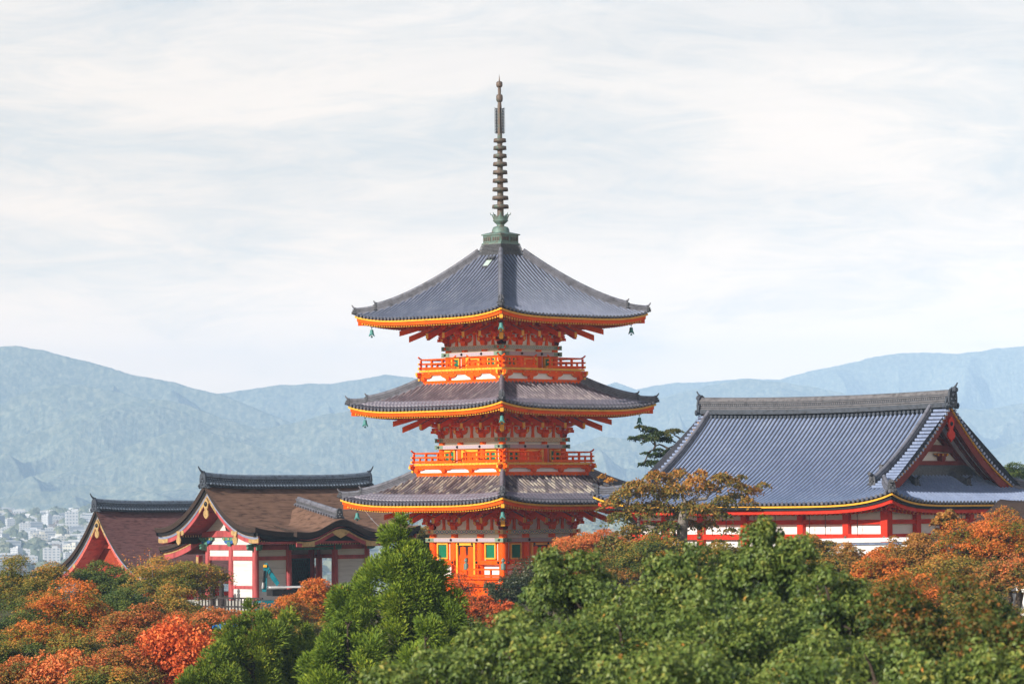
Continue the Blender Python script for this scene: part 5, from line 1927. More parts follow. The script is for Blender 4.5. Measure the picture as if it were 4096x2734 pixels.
noise_mat('soil', [(0.3, (0.05, 0.045, 0.03)), (0.5, (0.08, 0.08, 0.04)), (0.7, (0.13, 0.11, 0.075))], 0.35, bump=.4, bs=2.0, dist=.1)
noise_mat('plain', [(0.3, (0.05, 0.08, 0.035)), (0.5, (0.16, 0.17, 0.14)), (0.7, (0.34, 0.34, 0.33))], 0.02)
ys = np.concatenate([np.linspace(-60, 60, 20), np.linspace(66, 340, 92), np.linspace(360, 1500, 40), np.linspace(1560, 11600, 100)])
xf = np.linspace(-1, 1, 121)
W = np.array([np.sign(xf) * np.abs(xf) ** 1.5 * max(120, y * .45 + 90) for y in ys])
Y = np.repeat(ys[:, None], len(xf), 1)
Z_ = ground_z(W, Y)
mb = MB()
mb.grid(np.stack([W, Y, Z_], 2), 0)
gm = MAT['soil'].node_tree
g_ob = mb.build('ground', [MAT['soil'], MAT['plain']])
mi = np.repeat((ys[:-1] > 700).astype(np.int32)[:, None], len(xf) - 1, 1).ravel()
g_ob.data.polygons.foreach_set('material_index', mi)
tag(g_ob, kind='structure')

m = noise_mat('forest', [(0.33, (0.085, 0.11, 0.08)), (0.47, (0.15, 0.175, 0.125)), (0.60, (0.25, 0.265, 0.18)), (0.75, (0.40, 0.385, 0.26))], 0.10, bump=.6, bs=0.12, dist=5.0)


def mountain(name, D, sky_pts, depth, zbase, seed, spur=1.0, x0=-260, x1=4360, nx=860, ny=250, pw=.9):
    """a wooded range whose crest stands at distance D; its slope falls towards the viewer and away behind"""
    px = np.concatenate([np.linspace(-4200, x0 - 40, 70), np.linspace(x0, x1, nx), np.linspace(x1 + 40, 8300, 70)])
    sp = np.array(sky_pts, float) * 1.7437
    py = np.interp(px, sp[:, 0], sp[:, 1])
    crest = np.array([at(a, b, D)[:] for a, b in zip(px, py)])
    X0, ZC = crest[:, 0], crest[:, 2]
    t = np.concatenate([np.linspace(0, 1, ny), 1 + np.linspace(.03, .5, 14)])
    T, X = np.meshgrid(t, X0, indexing='ij')
    zc = np.repeat(ZC[None], len(t), 0)
    Yy = D - depth + T * depth
    h = np.where(T <= 1, np.clip(T, 0, 1) ** pw, 1 - (T - 1) * 1.2)
    env = np.clip(T * 3, 0, 1) * np.clip((1.04 - T) * 2.4, 0, 1)
    env = np.where(T > 1, .1, env)
    warp = (fbm(X / 420, Yy / 420, 3, seed + 7) - .5) * 420
    wv = fbm(X / 700, Yy / 700, 3, seed + 9)
    wv2 = fbm(X / 260, Yy / 260, 3, seed + 19)
    rid = 1 - np.sqrt(.02 + np.sin(PI * ((X * .75 - Yy * .62) / 440 + 2.2 * wv)) ** 2)
    rid2 = 1 - np.abs(np.sin(PI * ((X * .9 + Yy * .45) / 210 + 1.8 * wv2)))
    amp = 440 * spur
    Z = zbase + (zc - zbase) * h + env * ((rid - .85) * amp + (rid2 - .5) * amp * .22)

    def bil(sx, sy, k):
        n_ = vnoise(X / sx, Yy / sy, seed + k)
        return (1 - np.abs(2 * n_ - 1)) ** .7 - .6
    tree = bil(13, 18, 11) * 4.0 + bil(6.5, 9, 12) * 1.8 + (vnoise(X / 38, Yy / 60, seed + 13) - .5) * 8
    Z = Z + tree * np.clip(T * 4, 0, 1) * 1.3
    lim = np.maximum(zc, 1) * Yy / D
    kk_ = 22.0
    Zs = lim - kk_ * np.logaddexp(0, (lim - Z) / kk_) + kk_ * .35
    Z = np.where(T < .985, np.minimum(Zs, lim * (1 - .02 * np.clip((1 - T) * 8, 0, 1)) + (tree - 2) * .35 * np.clip((1 - T) * 3, 0.12, 1)), zbase + (zc - zbase) * h + tree * .45)
    mb = MB()
    mb.grid(np.stack([X, Yy, Z], 2), 0, smooth=False)
    o = mb.build(name, MAT['forest'])
    return tag(o, kind='structure')


mountain('far_mountains', 11000, [(-400, 900), (0, 900), (900, 915), (1300, 915), (1380, 886), (1412, 876), (1460, 893), (1500, 885), (1550, 877), (1620, 876), (1700, 868), (1790, 871), (1850, 852), (1920, 838), (2000, 820), (2060, 810), (2130, 808), (2200, 812), (2280, 800), (2349, 793), (2700, 780)], 600, 0, 21, .8, ny=150)
mountain('hills', 9100, [(-400, 900), (300, 900), (500, 903), (560, 893), (640, 884), (700, 880), (760, 880), (830, 868), (880, 859), (950, 868), (1050, 900), (1200, 950), (1350, 960), (1480, 925), (1560, 900), (1640, 880), (1710, 870), (1800, 876), (1900, 895), (2010, 915), (2100, 930), (2250, 940), (2349, 925), (2700, 900)], 600, 0, 33, .8)
mountain('hills', 8000, [(-400, 760), (-60, 786), (0, 794), (40, 795), (110, 806), (200, 829), (300, 858), (400, 876), (440, 890), (510, 906), (620, 950), (720, 990), (850, 1020), (1000, 1040), (1300, 1050), (1450, 1010), (1560, 1035), (1700, 1080), (2000, 1090), (2200, 1050), (2349, 1010), (2700, 990)], 620, -6, 47, 1.1)
mountain('hills', 6750, [(-400, 1080), (0, 1108), (60, 1096), (150, 1070), (250, 1045), (330, 1010), (420, 985), (480, 990), (560, 1015), (650, 1045), (760, 1075), (900, 1090), (1100, 1100), (1400, 1120), (1600, 1140), (2000, 1150), (2700, 1150)], 350, -6, 59, .6, ny=150)
mountain('hills', 7380, [(-400, 960), (0, 926), (50, 902), (110, 886), (180, 880), (240, 890), (300, 905), (380, 935), (480, 975), (700, 1050), (1200, 1100), (2700, 1160)], 420, -6, 83, .5, ny=130)
mountain('hills', 7060, [(-400, 1060), (0, 1012), (100, 985), (200, 940), (260, 925), (320, 920), (370, 916), (420, 926), (500, 955), (600, 985), (700, 965), (760, 948), (830, 938), (900, 945), (1000, 975), (1200, 1060), (1380, 1000), (1440, 1006), (1540, 1045), (1640, 1090), (2700, 1160)], 380, -6, 91, .5, ny=130)
mountain('hills', 6300, [(-400, 1140), (0, 1146), (70, 1128), (150, 1122), (230, 1110), (330, 1118), (480, 1100), (700, 1112), (1000, 1130), (1300, 1150), (2700, 1165)], 260, -8, 71, .35, ny=90, pw=.9)

# city on the plain: every building of its own
mat('city_white', (0.60, 0.60, 0.61), .8, .06, .05)
mat('city_cream', (0.60, 0.57, 0.50), .8, .08, .05)
mat('city_grey', (0.40, 0.42, 0.46), .8, .08, .05)
mat('city_brown', (0.30, 0.24, 0.21), .8, .1, .05)
mat('city_roof', (0.30, 0.31, 0.33), .8, .15, .05)
mat('city_glass', (0.20, 0.25, 0.31), .3, .2, .1, spec=.6)
CITY = {}


def city_proto(kind, mname, w_, d_, h_):
    b = thing('city_building', '', 'building', (0, 0, 0))
    mb = MB()
    if kind == 'house':
        mb.box((0, 0, h_ * .35), (w_, d_, h_ * .7 + 6))
        mb.build('wall', MAT[mname], b)
        mb = MB()
        v = [(-w_ * .56, -d_ * .56, h_ * .66), (w_ * .56, -d_ * .56, h_ * .66), (w_ * .56, d_ * .56, h_ * .66), (-w_ * .56, d_ * .56, h_ * .66), (-w_ * .5, 0, h_), (w_ * .5, 0, h_)]
        mb.add(v, [(0, 1, 5, 4), (2, 3, 4, 5), (1, 2, 5), (3, 0, 4), (3, 2, 1, 0)])
        mb.build('roof', MAT['city_roof'], b)
        return b
    mb.box((0, 0, h_ / 2 - 3), (w_, d_, h_ + 6))
    if kind == 'tower':
        mb.box((w_ * .2, 0, h_ + 1.4), (w_ * .3, d_ * .5, 2.8))
        mb.box((-w_ * .25, 0, h_ + .6), (w_ * .2, d_ * .3, 1.2))
    else:
        mb.box((0, 0, h_ + .4), (w_ * .5, d_ * .5, 1.6))
    nf = max(2, int(h_ / 3.1))
    for f in range(nf):
        z = 1.9 + f * h_ / nf
        if kind == 'band':
            mb.box((0, -d_ / 2 - .05, z), (w_ * .92, .25, 1.3), None, 1)
            mb.box((-w_ / 2 - .05, 0, z), (.25, d_ * .9, 1.3), None, 1)
        else:
            k = max(3, int(w_ / 4))
            for i in range(k):
                mb.box((-w_ / 2 + (i + .5) * w_ / k, -d_ / 2 - .05, z), (w_ / k * .5, .25, 1.4), None, 1)
            k = max(2, int(d_ / 5))
            for i in range(k):
                mb.box((-w_ / 2 - .05, -d_ / 2 + (i + .5) * d_ / k, z), (.25, d_ / k * .5, 1.4), None, 1)
    mb.build('facade', [MAT[mname], MAT['city_glass']], b)
    return b


rnd = random.Random(11)
kinds = [('tower', 'city_white', 16, 13, 24, 'tall white apartment block with rows of dark windows'), ('band', 'city_white', 30, 14, 13, 'long white block with dark ribbon windows'),
         ('tower', 'city_cream', 20, 14, 16, 'cream mid-rise block with small windows'), ('band', 'city_grey', 24, 16, 15, 'grey office block with dark ribbon windows'),
         ('block', 'city_white', 18, 12, 9, 'low white flat-roofed block'), ('house', 'city_cream', 12, 9, 8, 'small cream house with grey pitched roof'),
         ('house', 'city_white', 14, 9, 8, 'small white house with grey pitched roof'), ('block', 'city_brown', 14, 12, 11, 'brown flat-roofed block'), ('house', 'city_brown', 11, 9, 7, 'small brown house with grey pitched roof')]
protos = []
for k in kinds:
    p = city_proto(*k[:5])
    protos.append([p, k, 0])
spots = []
for (xa, xb, n_, d0, d1) in ((-40, 480, 460, 2700, 4250), (1140, 1220, 8, 2500, 3900), (2600, 2800, 26, 2500, 4100), (2300, 2560, 10, 3000, 4100)):
    for i in range(n_):
        D = d0 + (d1 - d0) * rnd.random() ** .8
        px = rnd.uniform(xa, xb)
        spots.append((px, D))
spots.sort(key=lambda s: s[1])
placed = []
for px, D in spots:
    x = (px - 2048) / F * D
    if any(abs(x - a) < 11 and abs(D - b) < 16 for a, b in placed):
        continue
    placed.append((x, D))
    far = D > 3500
    wts = [1.2, 1.5, 1.2, .8, 2, 2.5, 2.5, .7, 1.2] if not far else [.2, .6, .3, .2, 2, 4, 4, .4, 2]
    pi = rnd.choices(range(9), wts)[0]
    pr = protos[pi]
    o = pr[0] if pr[2] == 0 else copy_tree(pr[0])
    pr[2] += 1
    o.location = (x, D, float(ground_z(x, D)) - .3)
    o.rotation_euler = (0, 0, rad(rnd.choice([12, -38, 20, 16, 14]) + rnd.uniform(-4, 4)))
    s_ = rnd.uniform(.42, .66)
    o.scale = (s_ * rnd.uniform(.85, 1.2), s_, s_ * rnd.uniform(.75, 1.25))
    where = 'at far left' if px < 900 else ('seen through gate' if px < 1300 else ('right of pagoda' if px > 2190 else 'behind pagoda'))
    o['label'] = '%s, hazy city %s' % (pr[1][5], where)
    o['group'] = 'hazy city buildings on the plain'
for pr in protos:
    if pr[2] == 0:
        for ch in list(pr[0].children):
            bpy.data.objects.remove(ch)
        bpy.data.objects.remove(pr[0])

# greenery between the city buildings, too many and small to count
mb = MB()
rs2 = np.random.RandomState(4)
for i in range(2400):
    D = 2300 + 1950 * rs2.rand()
    px = rs2.choice([rs2.uniform(-60, 560) if i % 3 == 0 else rs2.uniform(600, 4200), rs2.uniform(2300, 2900), rs2.uniform(500, 4200), rs2.uniform(-3500, 7500)])
    x = (px - 2048) / F * D
    r_ = rs2.uniform(3, 9)
    g_ = float(ground_z(x, D))
    a_ = rs2.rand(6, 9)
    el = np.linspace(-.2, PI / 2, 6)
    rows = [[(x + math.cos(e) * math.cos(q * 2 * PI / 8) * r_ * (1 + .5 * a_[j, q % 8] - .25), D + math.cos(e) * math.sin(q * 2 * PI / 8) * r_, g_ + math.sin(e) * r_ * .9 * (1 + .4 * a_[j, q % 8])) for q in range(9)] for j, e in enumerate(el)]
    mb.grid(rows, 0, smooth=False)
tag(mb.build('city_greenery', MAT['forest']), kind='stuff')

# air: one closed box of thin even haze round the whole scene
mb = MB()
mb.box((0, 5800, 175), (9800, 11800, 570))
hz = mb.build('haze', [])
hz.display_type = 'WIRE'
hm = bpy.data.materials.new('haze')
hm.use_nodes = True
t = NT(hm.node_tree)
pv = t.n('ShaderNodeVolumePrincipled', {'Color': (0.48, 0.70, 1.0, 1), 'Density': 1.25e-4, 'Anisotropy': -0.4})
t.n('ShaderNodeOutputMaterial', {'Volume': pv})
hz.data.materials.append(hm)
tag(hz, kind='stuff')

# ------------------------------------------------------------------ trees
def leaf_mat(name, stops, transl=0.22, rough=0.5, spec=0.3):
    m = bpy.data.materials.new(name)
    m.use_nodes = True
    t = NT(m.node_tree)
    tc = t.n('ShaderNodeTexCoord')
    sp = t.n('ShaderNodeSeparateXYZ', {0: tc.outputs['UV']})
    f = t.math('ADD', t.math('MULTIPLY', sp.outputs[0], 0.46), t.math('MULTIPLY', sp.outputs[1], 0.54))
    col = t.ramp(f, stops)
    b = t.n('ShaderNodeBsdfPrincipled', {'Base Color': col, 'Roughness': rough, 'Specular IOR Level': spec})
    tr = t.n('ShaderNodeBsdfTranslucent', {'Color': col})
    mx = t.n('ShaderNodeMixShader', {0: transl, 1: b, 2: tr})
    t.n('ShaderNodeOutputMaterial', {'Surface': mx})
    MAT[name] = m
    return m


G0, G1, G2 = (0.018, 0.045, 0.012), (0.045, 0.085, 0.018), (0.10, 0.14, 0.03)
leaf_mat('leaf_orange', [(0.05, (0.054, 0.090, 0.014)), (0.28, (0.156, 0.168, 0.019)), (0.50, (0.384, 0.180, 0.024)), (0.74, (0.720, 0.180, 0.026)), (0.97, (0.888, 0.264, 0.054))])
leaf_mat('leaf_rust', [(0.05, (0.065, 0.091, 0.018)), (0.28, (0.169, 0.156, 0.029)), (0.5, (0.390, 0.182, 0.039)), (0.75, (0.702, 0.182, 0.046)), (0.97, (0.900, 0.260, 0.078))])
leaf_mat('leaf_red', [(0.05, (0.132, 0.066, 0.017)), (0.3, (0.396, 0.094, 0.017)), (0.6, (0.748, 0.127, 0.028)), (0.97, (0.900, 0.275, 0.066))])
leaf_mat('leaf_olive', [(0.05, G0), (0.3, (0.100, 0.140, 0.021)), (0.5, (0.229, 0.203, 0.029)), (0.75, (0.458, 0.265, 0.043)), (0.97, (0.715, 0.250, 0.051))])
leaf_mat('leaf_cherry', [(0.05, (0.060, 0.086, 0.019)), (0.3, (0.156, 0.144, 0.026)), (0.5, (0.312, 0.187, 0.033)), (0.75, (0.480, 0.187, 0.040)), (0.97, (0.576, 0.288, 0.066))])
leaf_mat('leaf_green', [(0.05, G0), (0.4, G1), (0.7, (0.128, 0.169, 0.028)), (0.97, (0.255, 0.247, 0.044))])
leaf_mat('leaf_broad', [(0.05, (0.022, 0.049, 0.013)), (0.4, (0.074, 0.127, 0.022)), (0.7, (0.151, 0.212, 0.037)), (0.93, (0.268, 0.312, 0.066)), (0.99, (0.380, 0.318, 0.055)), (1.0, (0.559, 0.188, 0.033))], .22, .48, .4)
leaf_mat('leaf_broad_warm', [(0.05, (0.024, 0.057, 0.014)), (0.35, (0.054, 0.098, 0.022)), (0.6, (0.120, 0.149, 0.030)), (0.8, (0.264, 0.149, 0.035)), (1.0, (0.576, 0.161, 0.040))], .4, .55, .3)
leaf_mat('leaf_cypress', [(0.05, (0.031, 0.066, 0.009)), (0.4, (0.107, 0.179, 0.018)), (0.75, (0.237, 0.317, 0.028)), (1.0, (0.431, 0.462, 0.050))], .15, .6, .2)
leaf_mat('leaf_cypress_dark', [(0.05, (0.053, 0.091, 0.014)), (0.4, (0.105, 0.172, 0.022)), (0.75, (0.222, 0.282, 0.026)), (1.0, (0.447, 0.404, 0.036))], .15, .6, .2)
leaf_mat('leaf_dark', [(0.05, (0.014, 0.03, 0.012)), (0.5, (0.035, 0.055, 0.022)), (0.8, (0.09, 0.10, 0.035)), (0.97, (0.22, 0.10, 0.05))], .2, .35, .5)
leaf_mat('leaf_lime', [(0.05, (0.09, 0.13, 0.015)), (0.5, (0.19, 0.24, 0.025)), (0.97, (0.38, 0.36, 0.05))])
leaf_mat('leaf_pine', [(0.05, (0.016, 0.032, 0.012)), (0.5, (0.045, 0.07, 0.018)), (0.97, (0.14, 0.12, 0.035))], .15, .6, .2)


def add_leaves(mb, P, N, L, W_, rnd_, uvy, droop=0.0, A=None, mat_i=0):
    """kite-shaped leaves at P with normals N"""
    n = len(P)
    if A is None:
        A = rnd_.normal(size=(n, 3))
        A[:, 2] -= droop
    A = A - N * (A * N).sum(1)[:, None]
    A /= np.linalg.norm(A, axis=1)[:, None] + 1e-9
    B = np.cross(N, A)
    L = np.asarray(L).reshape(-1, 1) * np.ones((n, 1))
    Wd = np.asarray(W_).reshape(-1, 1) * np.ones((n, 1))
    v = np.stack([P - A * L * .5, P + B * Wd * .5 - A * L * .05 + N * Wd * .12, P + A * L * .5, P - B * Wd * .5 - A * L * .05 + N * Wd * .12], 1).reshape(-1, 3)
    f = np.arange(n * 4).reshape(-1, 4)
    uv = np.repeat(np.stack([rnd_.rand(n), np.clip(uvy, 0, 1) * np.ones(n)], 1), 4, 0)
    mb.add(v, f, mat_i, uv, False)


def unit(v):
    return v / (np.linalg.norm(v, axis=-1, keepdims=True) + 1e-9)


def limb(mb, p0, p1, r0, r1, rnd_, sag=0.15, n=7, m=0):
    p0, p1 = np.array(p0, float), np.array(p1, float)
    L = np.linalg.norm(p1 - p0)
    t = np.linspace(0, 1, n)
    j = rnd_.normal(size=(n, 3)) * L * .035
    j[0] = j[-1] = 0
    pts = p0 + (p1 - p0) * t[:, None] + j
    pts[:, 2] += sag * L * np.sin(PI * t) * .6
    mb.tube(pts, r0 + (r1 - r0) * t, 6, m, caps=False)
    return pts


def crown_tree(name, label, cat, px, top, r, D, lm, seed, pads=60, per=230, leaf=.10, rz=None, flat=.34, padr=.26, tilt=.5, droop=0.0, trunk='trunk', bias=0.5, group=None, hue=1.0, shape='pad', ry=None, lean=0.0, spots=None):
    """a broad tree: trunk, limbs and a crown of leaf pads or puffs"""
    rs = np.random.RandomState(seed)
    if shape == 'pad':
        pads, per, leaf = int(pads * 1.7), int(per * 1.1), leaf * 1.2
        flat = flat * 1.35
    tp = at(px, top, D)
    rz = rz or r * .95
    ry = ry or r
    cz = tp.z - rz
    gz = float(ground_z(tp.x, D)) - .2
    root = thing(name, label, cat, (tp.x, D, gz), 0, group)
    H0 = cz - gz
    mbw, mbl = MB(), MB()
    fork = np.array((lean * .3, 0, max(.6, H0 - rz * .55)))
    tr = .055 * r + .06
    limb(mbw, (0, 0, 0), fork, tr * 1.35, tr, rs, .0, 6)
    cen = []
    if spots is None:
        for i in range(pads):
            d = unit(rs.normal(size=3))
            if d[2] < -.6:
                d[2] *= -.6
            q = rs.rand() ** (.42 if shape == 'pad' else .25)
            c = d * q * np.array((r, ry, rz)) * (1 - padr * .5)
            cen.append((c + (lean, 0, H0), q, d))
    else:
        for (sx, sz, sr) in spots:
            cen.append((np.array((sx, rs.uniform(-1, 1) * ry * .7, H0 + sz)), sr, unit(np.array((sx, 0, .5)))))
    order = sorted(range(len(cen)), key=lambda i: rs.rand())
    base_pts = [fork]
    for i in order[:max(10, len(cen) // 4)]:
        c = cen[i][0]
        b = base_pts[min(range(len(base_pts)), key=lambda k: np.linalg.norm(base_pts[k] - c) + .8 * max(0, base_pts[k][2] - c[2]))]
        pts = limb(mbw, b, c - (0, 0, .05), tr * .45, .015, rs, -.05)
        base_pts.append(pts[3])
    for i, (c, q, d) in enumerate(cen):
        pr = r * padr * rs.uniform(.55, 1.3) if spots is None else q
        n_ = int(per * (pr / (r * padr)) ** 2) if spots is None else int(per * (pr / .7) ** 2)
        if shape == 'pad':
            a = rs.rand(n_) * 2 * PI
            rr = np.sqrt(rs.rand(n_)) * (1 + .25 * np.sin(a * 3 + i) + .15 * np.sin(a * 7 + 2 * i))
            P = np.stack([np.cos(a) * rr, np.sin(a) * rr, (1 - rr ** 2) * .9 * flat - flat * .3 + rs.normal(size=n_) * .10 * flat * 2 - (rs.rand(n_) < .25) * rs.rand(n_) * flat], 1) * pr
            P[:, 2] += P[:, 0] * rs.uniform(-.2, .2) + P[:, 1] * rs.uniform(-.2, .2)
            N = unit(np.stack([rs.normal(size=n_) * tilt + np.cos(a) * rr * .4, rs.normal(size=n_) * tilt + np.sin(a) * rr * .4 - .15, np.ones(n_)], 1))
        else:
            dd = unit(rs.normal(size=(n_, 3)))
            dd[:, 2] = np.where(dd[:, 2] < -.4, -dd[:, 2], dd[:, 2])
            rr = rs.rand(n_) ** .20 * (1 + .26 * np.sin(dd[:, 0] * 5 + i) + .22 * np.sin(dd[:, 2] * 8 + dd[:, 1] * 5))
            P = dd * rr[:, None] * pr * np.array((1, 1, .85))
            N = unit(dd + rs.normal(size=(n_, 3)) * tilt + (0, 0, .3))
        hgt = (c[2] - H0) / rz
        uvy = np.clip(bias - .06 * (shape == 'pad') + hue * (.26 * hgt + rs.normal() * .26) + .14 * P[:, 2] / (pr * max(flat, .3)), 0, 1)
        add_leaves(mbl, P + c, N, leaf * rs.uniform(.7, 1.3, n_), leaf * .62 * rs.uniform(.7, 1.2, n_), rs, uvy, droop)
    mbw.build('trunk', MAT[trunk], root)
    mbl.build('crown', MAT[lm], root)
    return root


def cypress(name, label, px, top, D, prof, lm, seed, puffs=420, per=150, lean=0.0, group=None, blade=.15):
    """upright conifer; prof = [(metres below top, radius)]"""
    rs = np.random.RandomState(seed)
    tp = at(px, top, D)
    gz = float(ground_z(tp.x, D)) - .2
    root = thing(name, label, 'conifer', (tp.x, D, gz), 0, group)
    H = tp.z - gz
    pr = np.array(prof, float)
    mbw, mbl = MB(), MB()
    mbw.tube([(0, 0, 0), (0, 0, H * .5), (0, 0, H - .4)], [.26, .16, .02], 8)
    rmax = pr[:, 1].max()
    boughs = []
    while len(boughs) < max(14, puffs // 7):
        h = rs.rand() ** .9 * pr[-1, 0]
        R = np.interp(h, pr[:, 0], pr[:, 1])
        if rs.rand() < (R / rmax) ** .8 + .06:
            boughs.append((h, rs.rand() * 2 * PI, R, rs.uniform(.68, 1.16)))
    for i in range(puffs):
        h, a, R, bq = boughs[i % len(boughs)]
        if i < 14:
            h, a, bq = .12 + .12 * i, i * 2.4, .8
        sp_ = .16 + .13 * R
        h = max(0.0, h + rs.normal() * sp_ * 1.3)
        R = np.interp(h, pr[:, 0], pr[:, 1])
        a = a + rs.normal() * min(.7, sp_ / max(R, .3))
        q = bq * (1 - .30 * rs.rand() ** 1.5)
        c = np.array((math.cos(a) * R * q + lean * (h / pr[-1, 0]), math.sin(a) * R * q, H - h))
        psz = rs.uniform(.30, .66) * (1.0 if h > 1 else .65)
        od = unit(np.array((math.cos(a) * .8, math.sin(a) * .8, 1.0)))
        n_ = int(per * (psz / .4) ** 2)
        d = unit(rs.normal(size=(n_, 3)) * .75 + od)
        rr = rs.rand(n_) ** .45
        P = c + d * (rr * psz)[:, None] * np.array((1, 1, 1.25))
        N = unit(np.cross(d, rs.normal(size=(n_, 3))))
        uvy = np.clip(.20 + .38 * rr + rs.normal() * .16 + .08 * math.sin(a - 3.6), 0, 1)  # tint lightens from puff core outwards: new-growth tips plus shading put into the colour
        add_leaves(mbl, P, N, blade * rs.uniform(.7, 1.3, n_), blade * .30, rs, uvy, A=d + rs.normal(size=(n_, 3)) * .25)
        if i % 4 == 0:
            mbw.tube([(0, 0, max(.3, H - h - R * .55)), c * .5 + np.array((0, 0, (H - h - R * .3) * .5)), c], [.045, .03, .012], 5, 0, caps=False)
    mbw.build('trunk', MAT['trunk'], root)
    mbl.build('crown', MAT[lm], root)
    return root


GM = 'autumn maples on the slope'
T = crown_tree
# left slope
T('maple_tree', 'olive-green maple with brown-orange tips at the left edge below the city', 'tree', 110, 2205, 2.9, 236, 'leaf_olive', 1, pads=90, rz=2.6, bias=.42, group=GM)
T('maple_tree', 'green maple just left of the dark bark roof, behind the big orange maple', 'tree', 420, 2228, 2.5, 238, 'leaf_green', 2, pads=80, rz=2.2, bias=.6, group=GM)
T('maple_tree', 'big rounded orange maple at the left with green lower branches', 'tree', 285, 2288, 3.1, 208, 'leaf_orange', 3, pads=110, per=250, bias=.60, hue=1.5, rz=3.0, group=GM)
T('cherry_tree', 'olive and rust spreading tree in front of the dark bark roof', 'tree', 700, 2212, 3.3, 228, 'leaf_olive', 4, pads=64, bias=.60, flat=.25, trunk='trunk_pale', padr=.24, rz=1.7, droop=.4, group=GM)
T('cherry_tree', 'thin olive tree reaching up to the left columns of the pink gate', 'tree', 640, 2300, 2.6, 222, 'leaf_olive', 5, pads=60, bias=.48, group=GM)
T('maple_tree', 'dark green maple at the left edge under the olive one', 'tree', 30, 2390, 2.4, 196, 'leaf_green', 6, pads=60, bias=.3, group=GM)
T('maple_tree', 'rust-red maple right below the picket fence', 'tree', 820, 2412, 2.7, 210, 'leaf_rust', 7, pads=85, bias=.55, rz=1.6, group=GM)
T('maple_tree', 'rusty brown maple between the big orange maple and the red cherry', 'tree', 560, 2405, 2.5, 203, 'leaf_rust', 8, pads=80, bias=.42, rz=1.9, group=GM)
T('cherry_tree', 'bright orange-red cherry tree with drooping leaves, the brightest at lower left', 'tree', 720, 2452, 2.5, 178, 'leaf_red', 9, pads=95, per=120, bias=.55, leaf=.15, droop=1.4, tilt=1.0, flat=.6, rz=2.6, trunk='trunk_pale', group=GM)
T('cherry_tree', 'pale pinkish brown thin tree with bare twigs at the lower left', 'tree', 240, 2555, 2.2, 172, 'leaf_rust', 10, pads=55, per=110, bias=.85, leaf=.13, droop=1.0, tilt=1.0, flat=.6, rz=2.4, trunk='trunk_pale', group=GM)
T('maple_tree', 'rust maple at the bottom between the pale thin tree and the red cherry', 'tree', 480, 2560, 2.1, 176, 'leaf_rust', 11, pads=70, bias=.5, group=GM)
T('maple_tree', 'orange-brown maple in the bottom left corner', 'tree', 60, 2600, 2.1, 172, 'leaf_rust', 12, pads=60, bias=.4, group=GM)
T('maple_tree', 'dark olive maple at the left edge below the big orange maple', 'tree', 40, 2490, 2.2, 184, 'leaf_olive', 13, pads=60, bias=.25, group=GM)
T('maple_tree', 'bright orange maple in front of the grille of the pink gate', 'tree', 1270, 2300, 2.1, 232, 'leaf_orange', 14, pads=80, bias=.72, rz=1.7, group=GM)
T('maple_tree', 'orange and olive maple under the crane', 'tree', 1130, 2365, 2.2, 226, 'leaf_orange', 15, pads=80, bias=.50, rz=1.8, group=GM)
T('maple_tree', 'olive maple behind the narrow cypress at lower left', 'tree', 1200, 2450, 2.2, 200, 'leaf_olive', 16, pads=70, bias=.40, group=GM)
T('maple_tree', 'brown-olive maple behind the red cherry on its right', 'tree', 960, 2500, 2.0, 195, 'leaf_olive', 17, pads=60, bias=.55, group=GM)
T('maple_tree', 'low olive maple in the gap under the rust-red maple', 'tree', 300, 2500, 2.3, 190, 'leaf_olive', 18, pads=60, bias=.35, group=GM)
T('bare_tree', 'nearly bare thin tree in front of the dark bark gable', 'tree', 560, 2175, 1.9, 250, 'leaf_rust', 19, pads=34, per=9, bias=.5, leaf=.14, trunk='trunk_pale', rz=1.9, flat=.8)
# round the pagoda
T('maple_tree', 'salmon-red maple right of the pagoda foot below the tiled hall corner', 'tree', 2370, 2108, 2.6, 222, 'leaf_rust', 20, pads=80, bias=.8, rz=1.2, flat=.28, group=GM)
T('shrub', 'dark glossy shrub with reddish tips in front of the pagoda veranda', 'shrub', 2140, 2240, 1.9, 219, 'leaf_dark', 21, pads=60, per=330, shape='puff', bias=.5, leaf=.10, rz=1.7, tilt=.8)
T('shrub', 'lower dark glossy shrub left of the big one', 'shrub', 2000, 2300, 1.3, 217, 'leaf_dark', 22, pads=36, per=300, shape='puff', bias=.5, leaf=.10, rz=1.5, tilt=.8)
T('maple_tree', 'small scarlet maple twigs over the pagoda veranda', 'tree', 1830, 2285, 1.5, 226, 'leaf_red', 23, pads=40, per=36, bias=.4, rz=1.0, leaf=.10, group=GM)
T('maple_tree', 'small orange-red maple in front of the dark shrub', 'tree', 2010, 2388, 1.2, 205, 'leaf_red', 24, pads=36, per=130, bias=.15, rz=1.2, leaf=.11, group=GM)
T('shrub', 'yellow-green bush beside the right pagoda door', 'shrub', 2205, 2172, .75, 221, 'leaf_lime', 25, pads=16, per=200, shape='puff', bias=.55, leaf=.09, rz=.7)
T('shrub', 'lime green bush at the left foot of the pagoda veranda', 'shrub', 1770, 2350, .8, 221, 'leaf_lime', 26, pads=16, per=200, shape='puff', bias=.3, leaf=.09, rz=.8)
T('shrub', 'small bright yellow-lime bush low beside the cypress', 'shrub', 1785, 2400, .5, 200, 'leaf_lime', 27, pads=12, per=160, shape='puff', bias=.7, leaf=.09, rz=.45)
T('broadleaf_tree', 'dark green round tree at the foot of the cypress on its right', 'tree', 1850, 2440, 1.5, 180, 'leaf_green', 28, pads=50, per=260, shape='puff', bias=.3, leaf=.10, rz=1.6)
T('broadleaf_tree', 'olive green tree showing between the cypress top and the pagoda', 'tree', 1700, 2085, 1.7, 274, 'leaf_olive', 29, pads=50, bias=.35, rz=1.6)
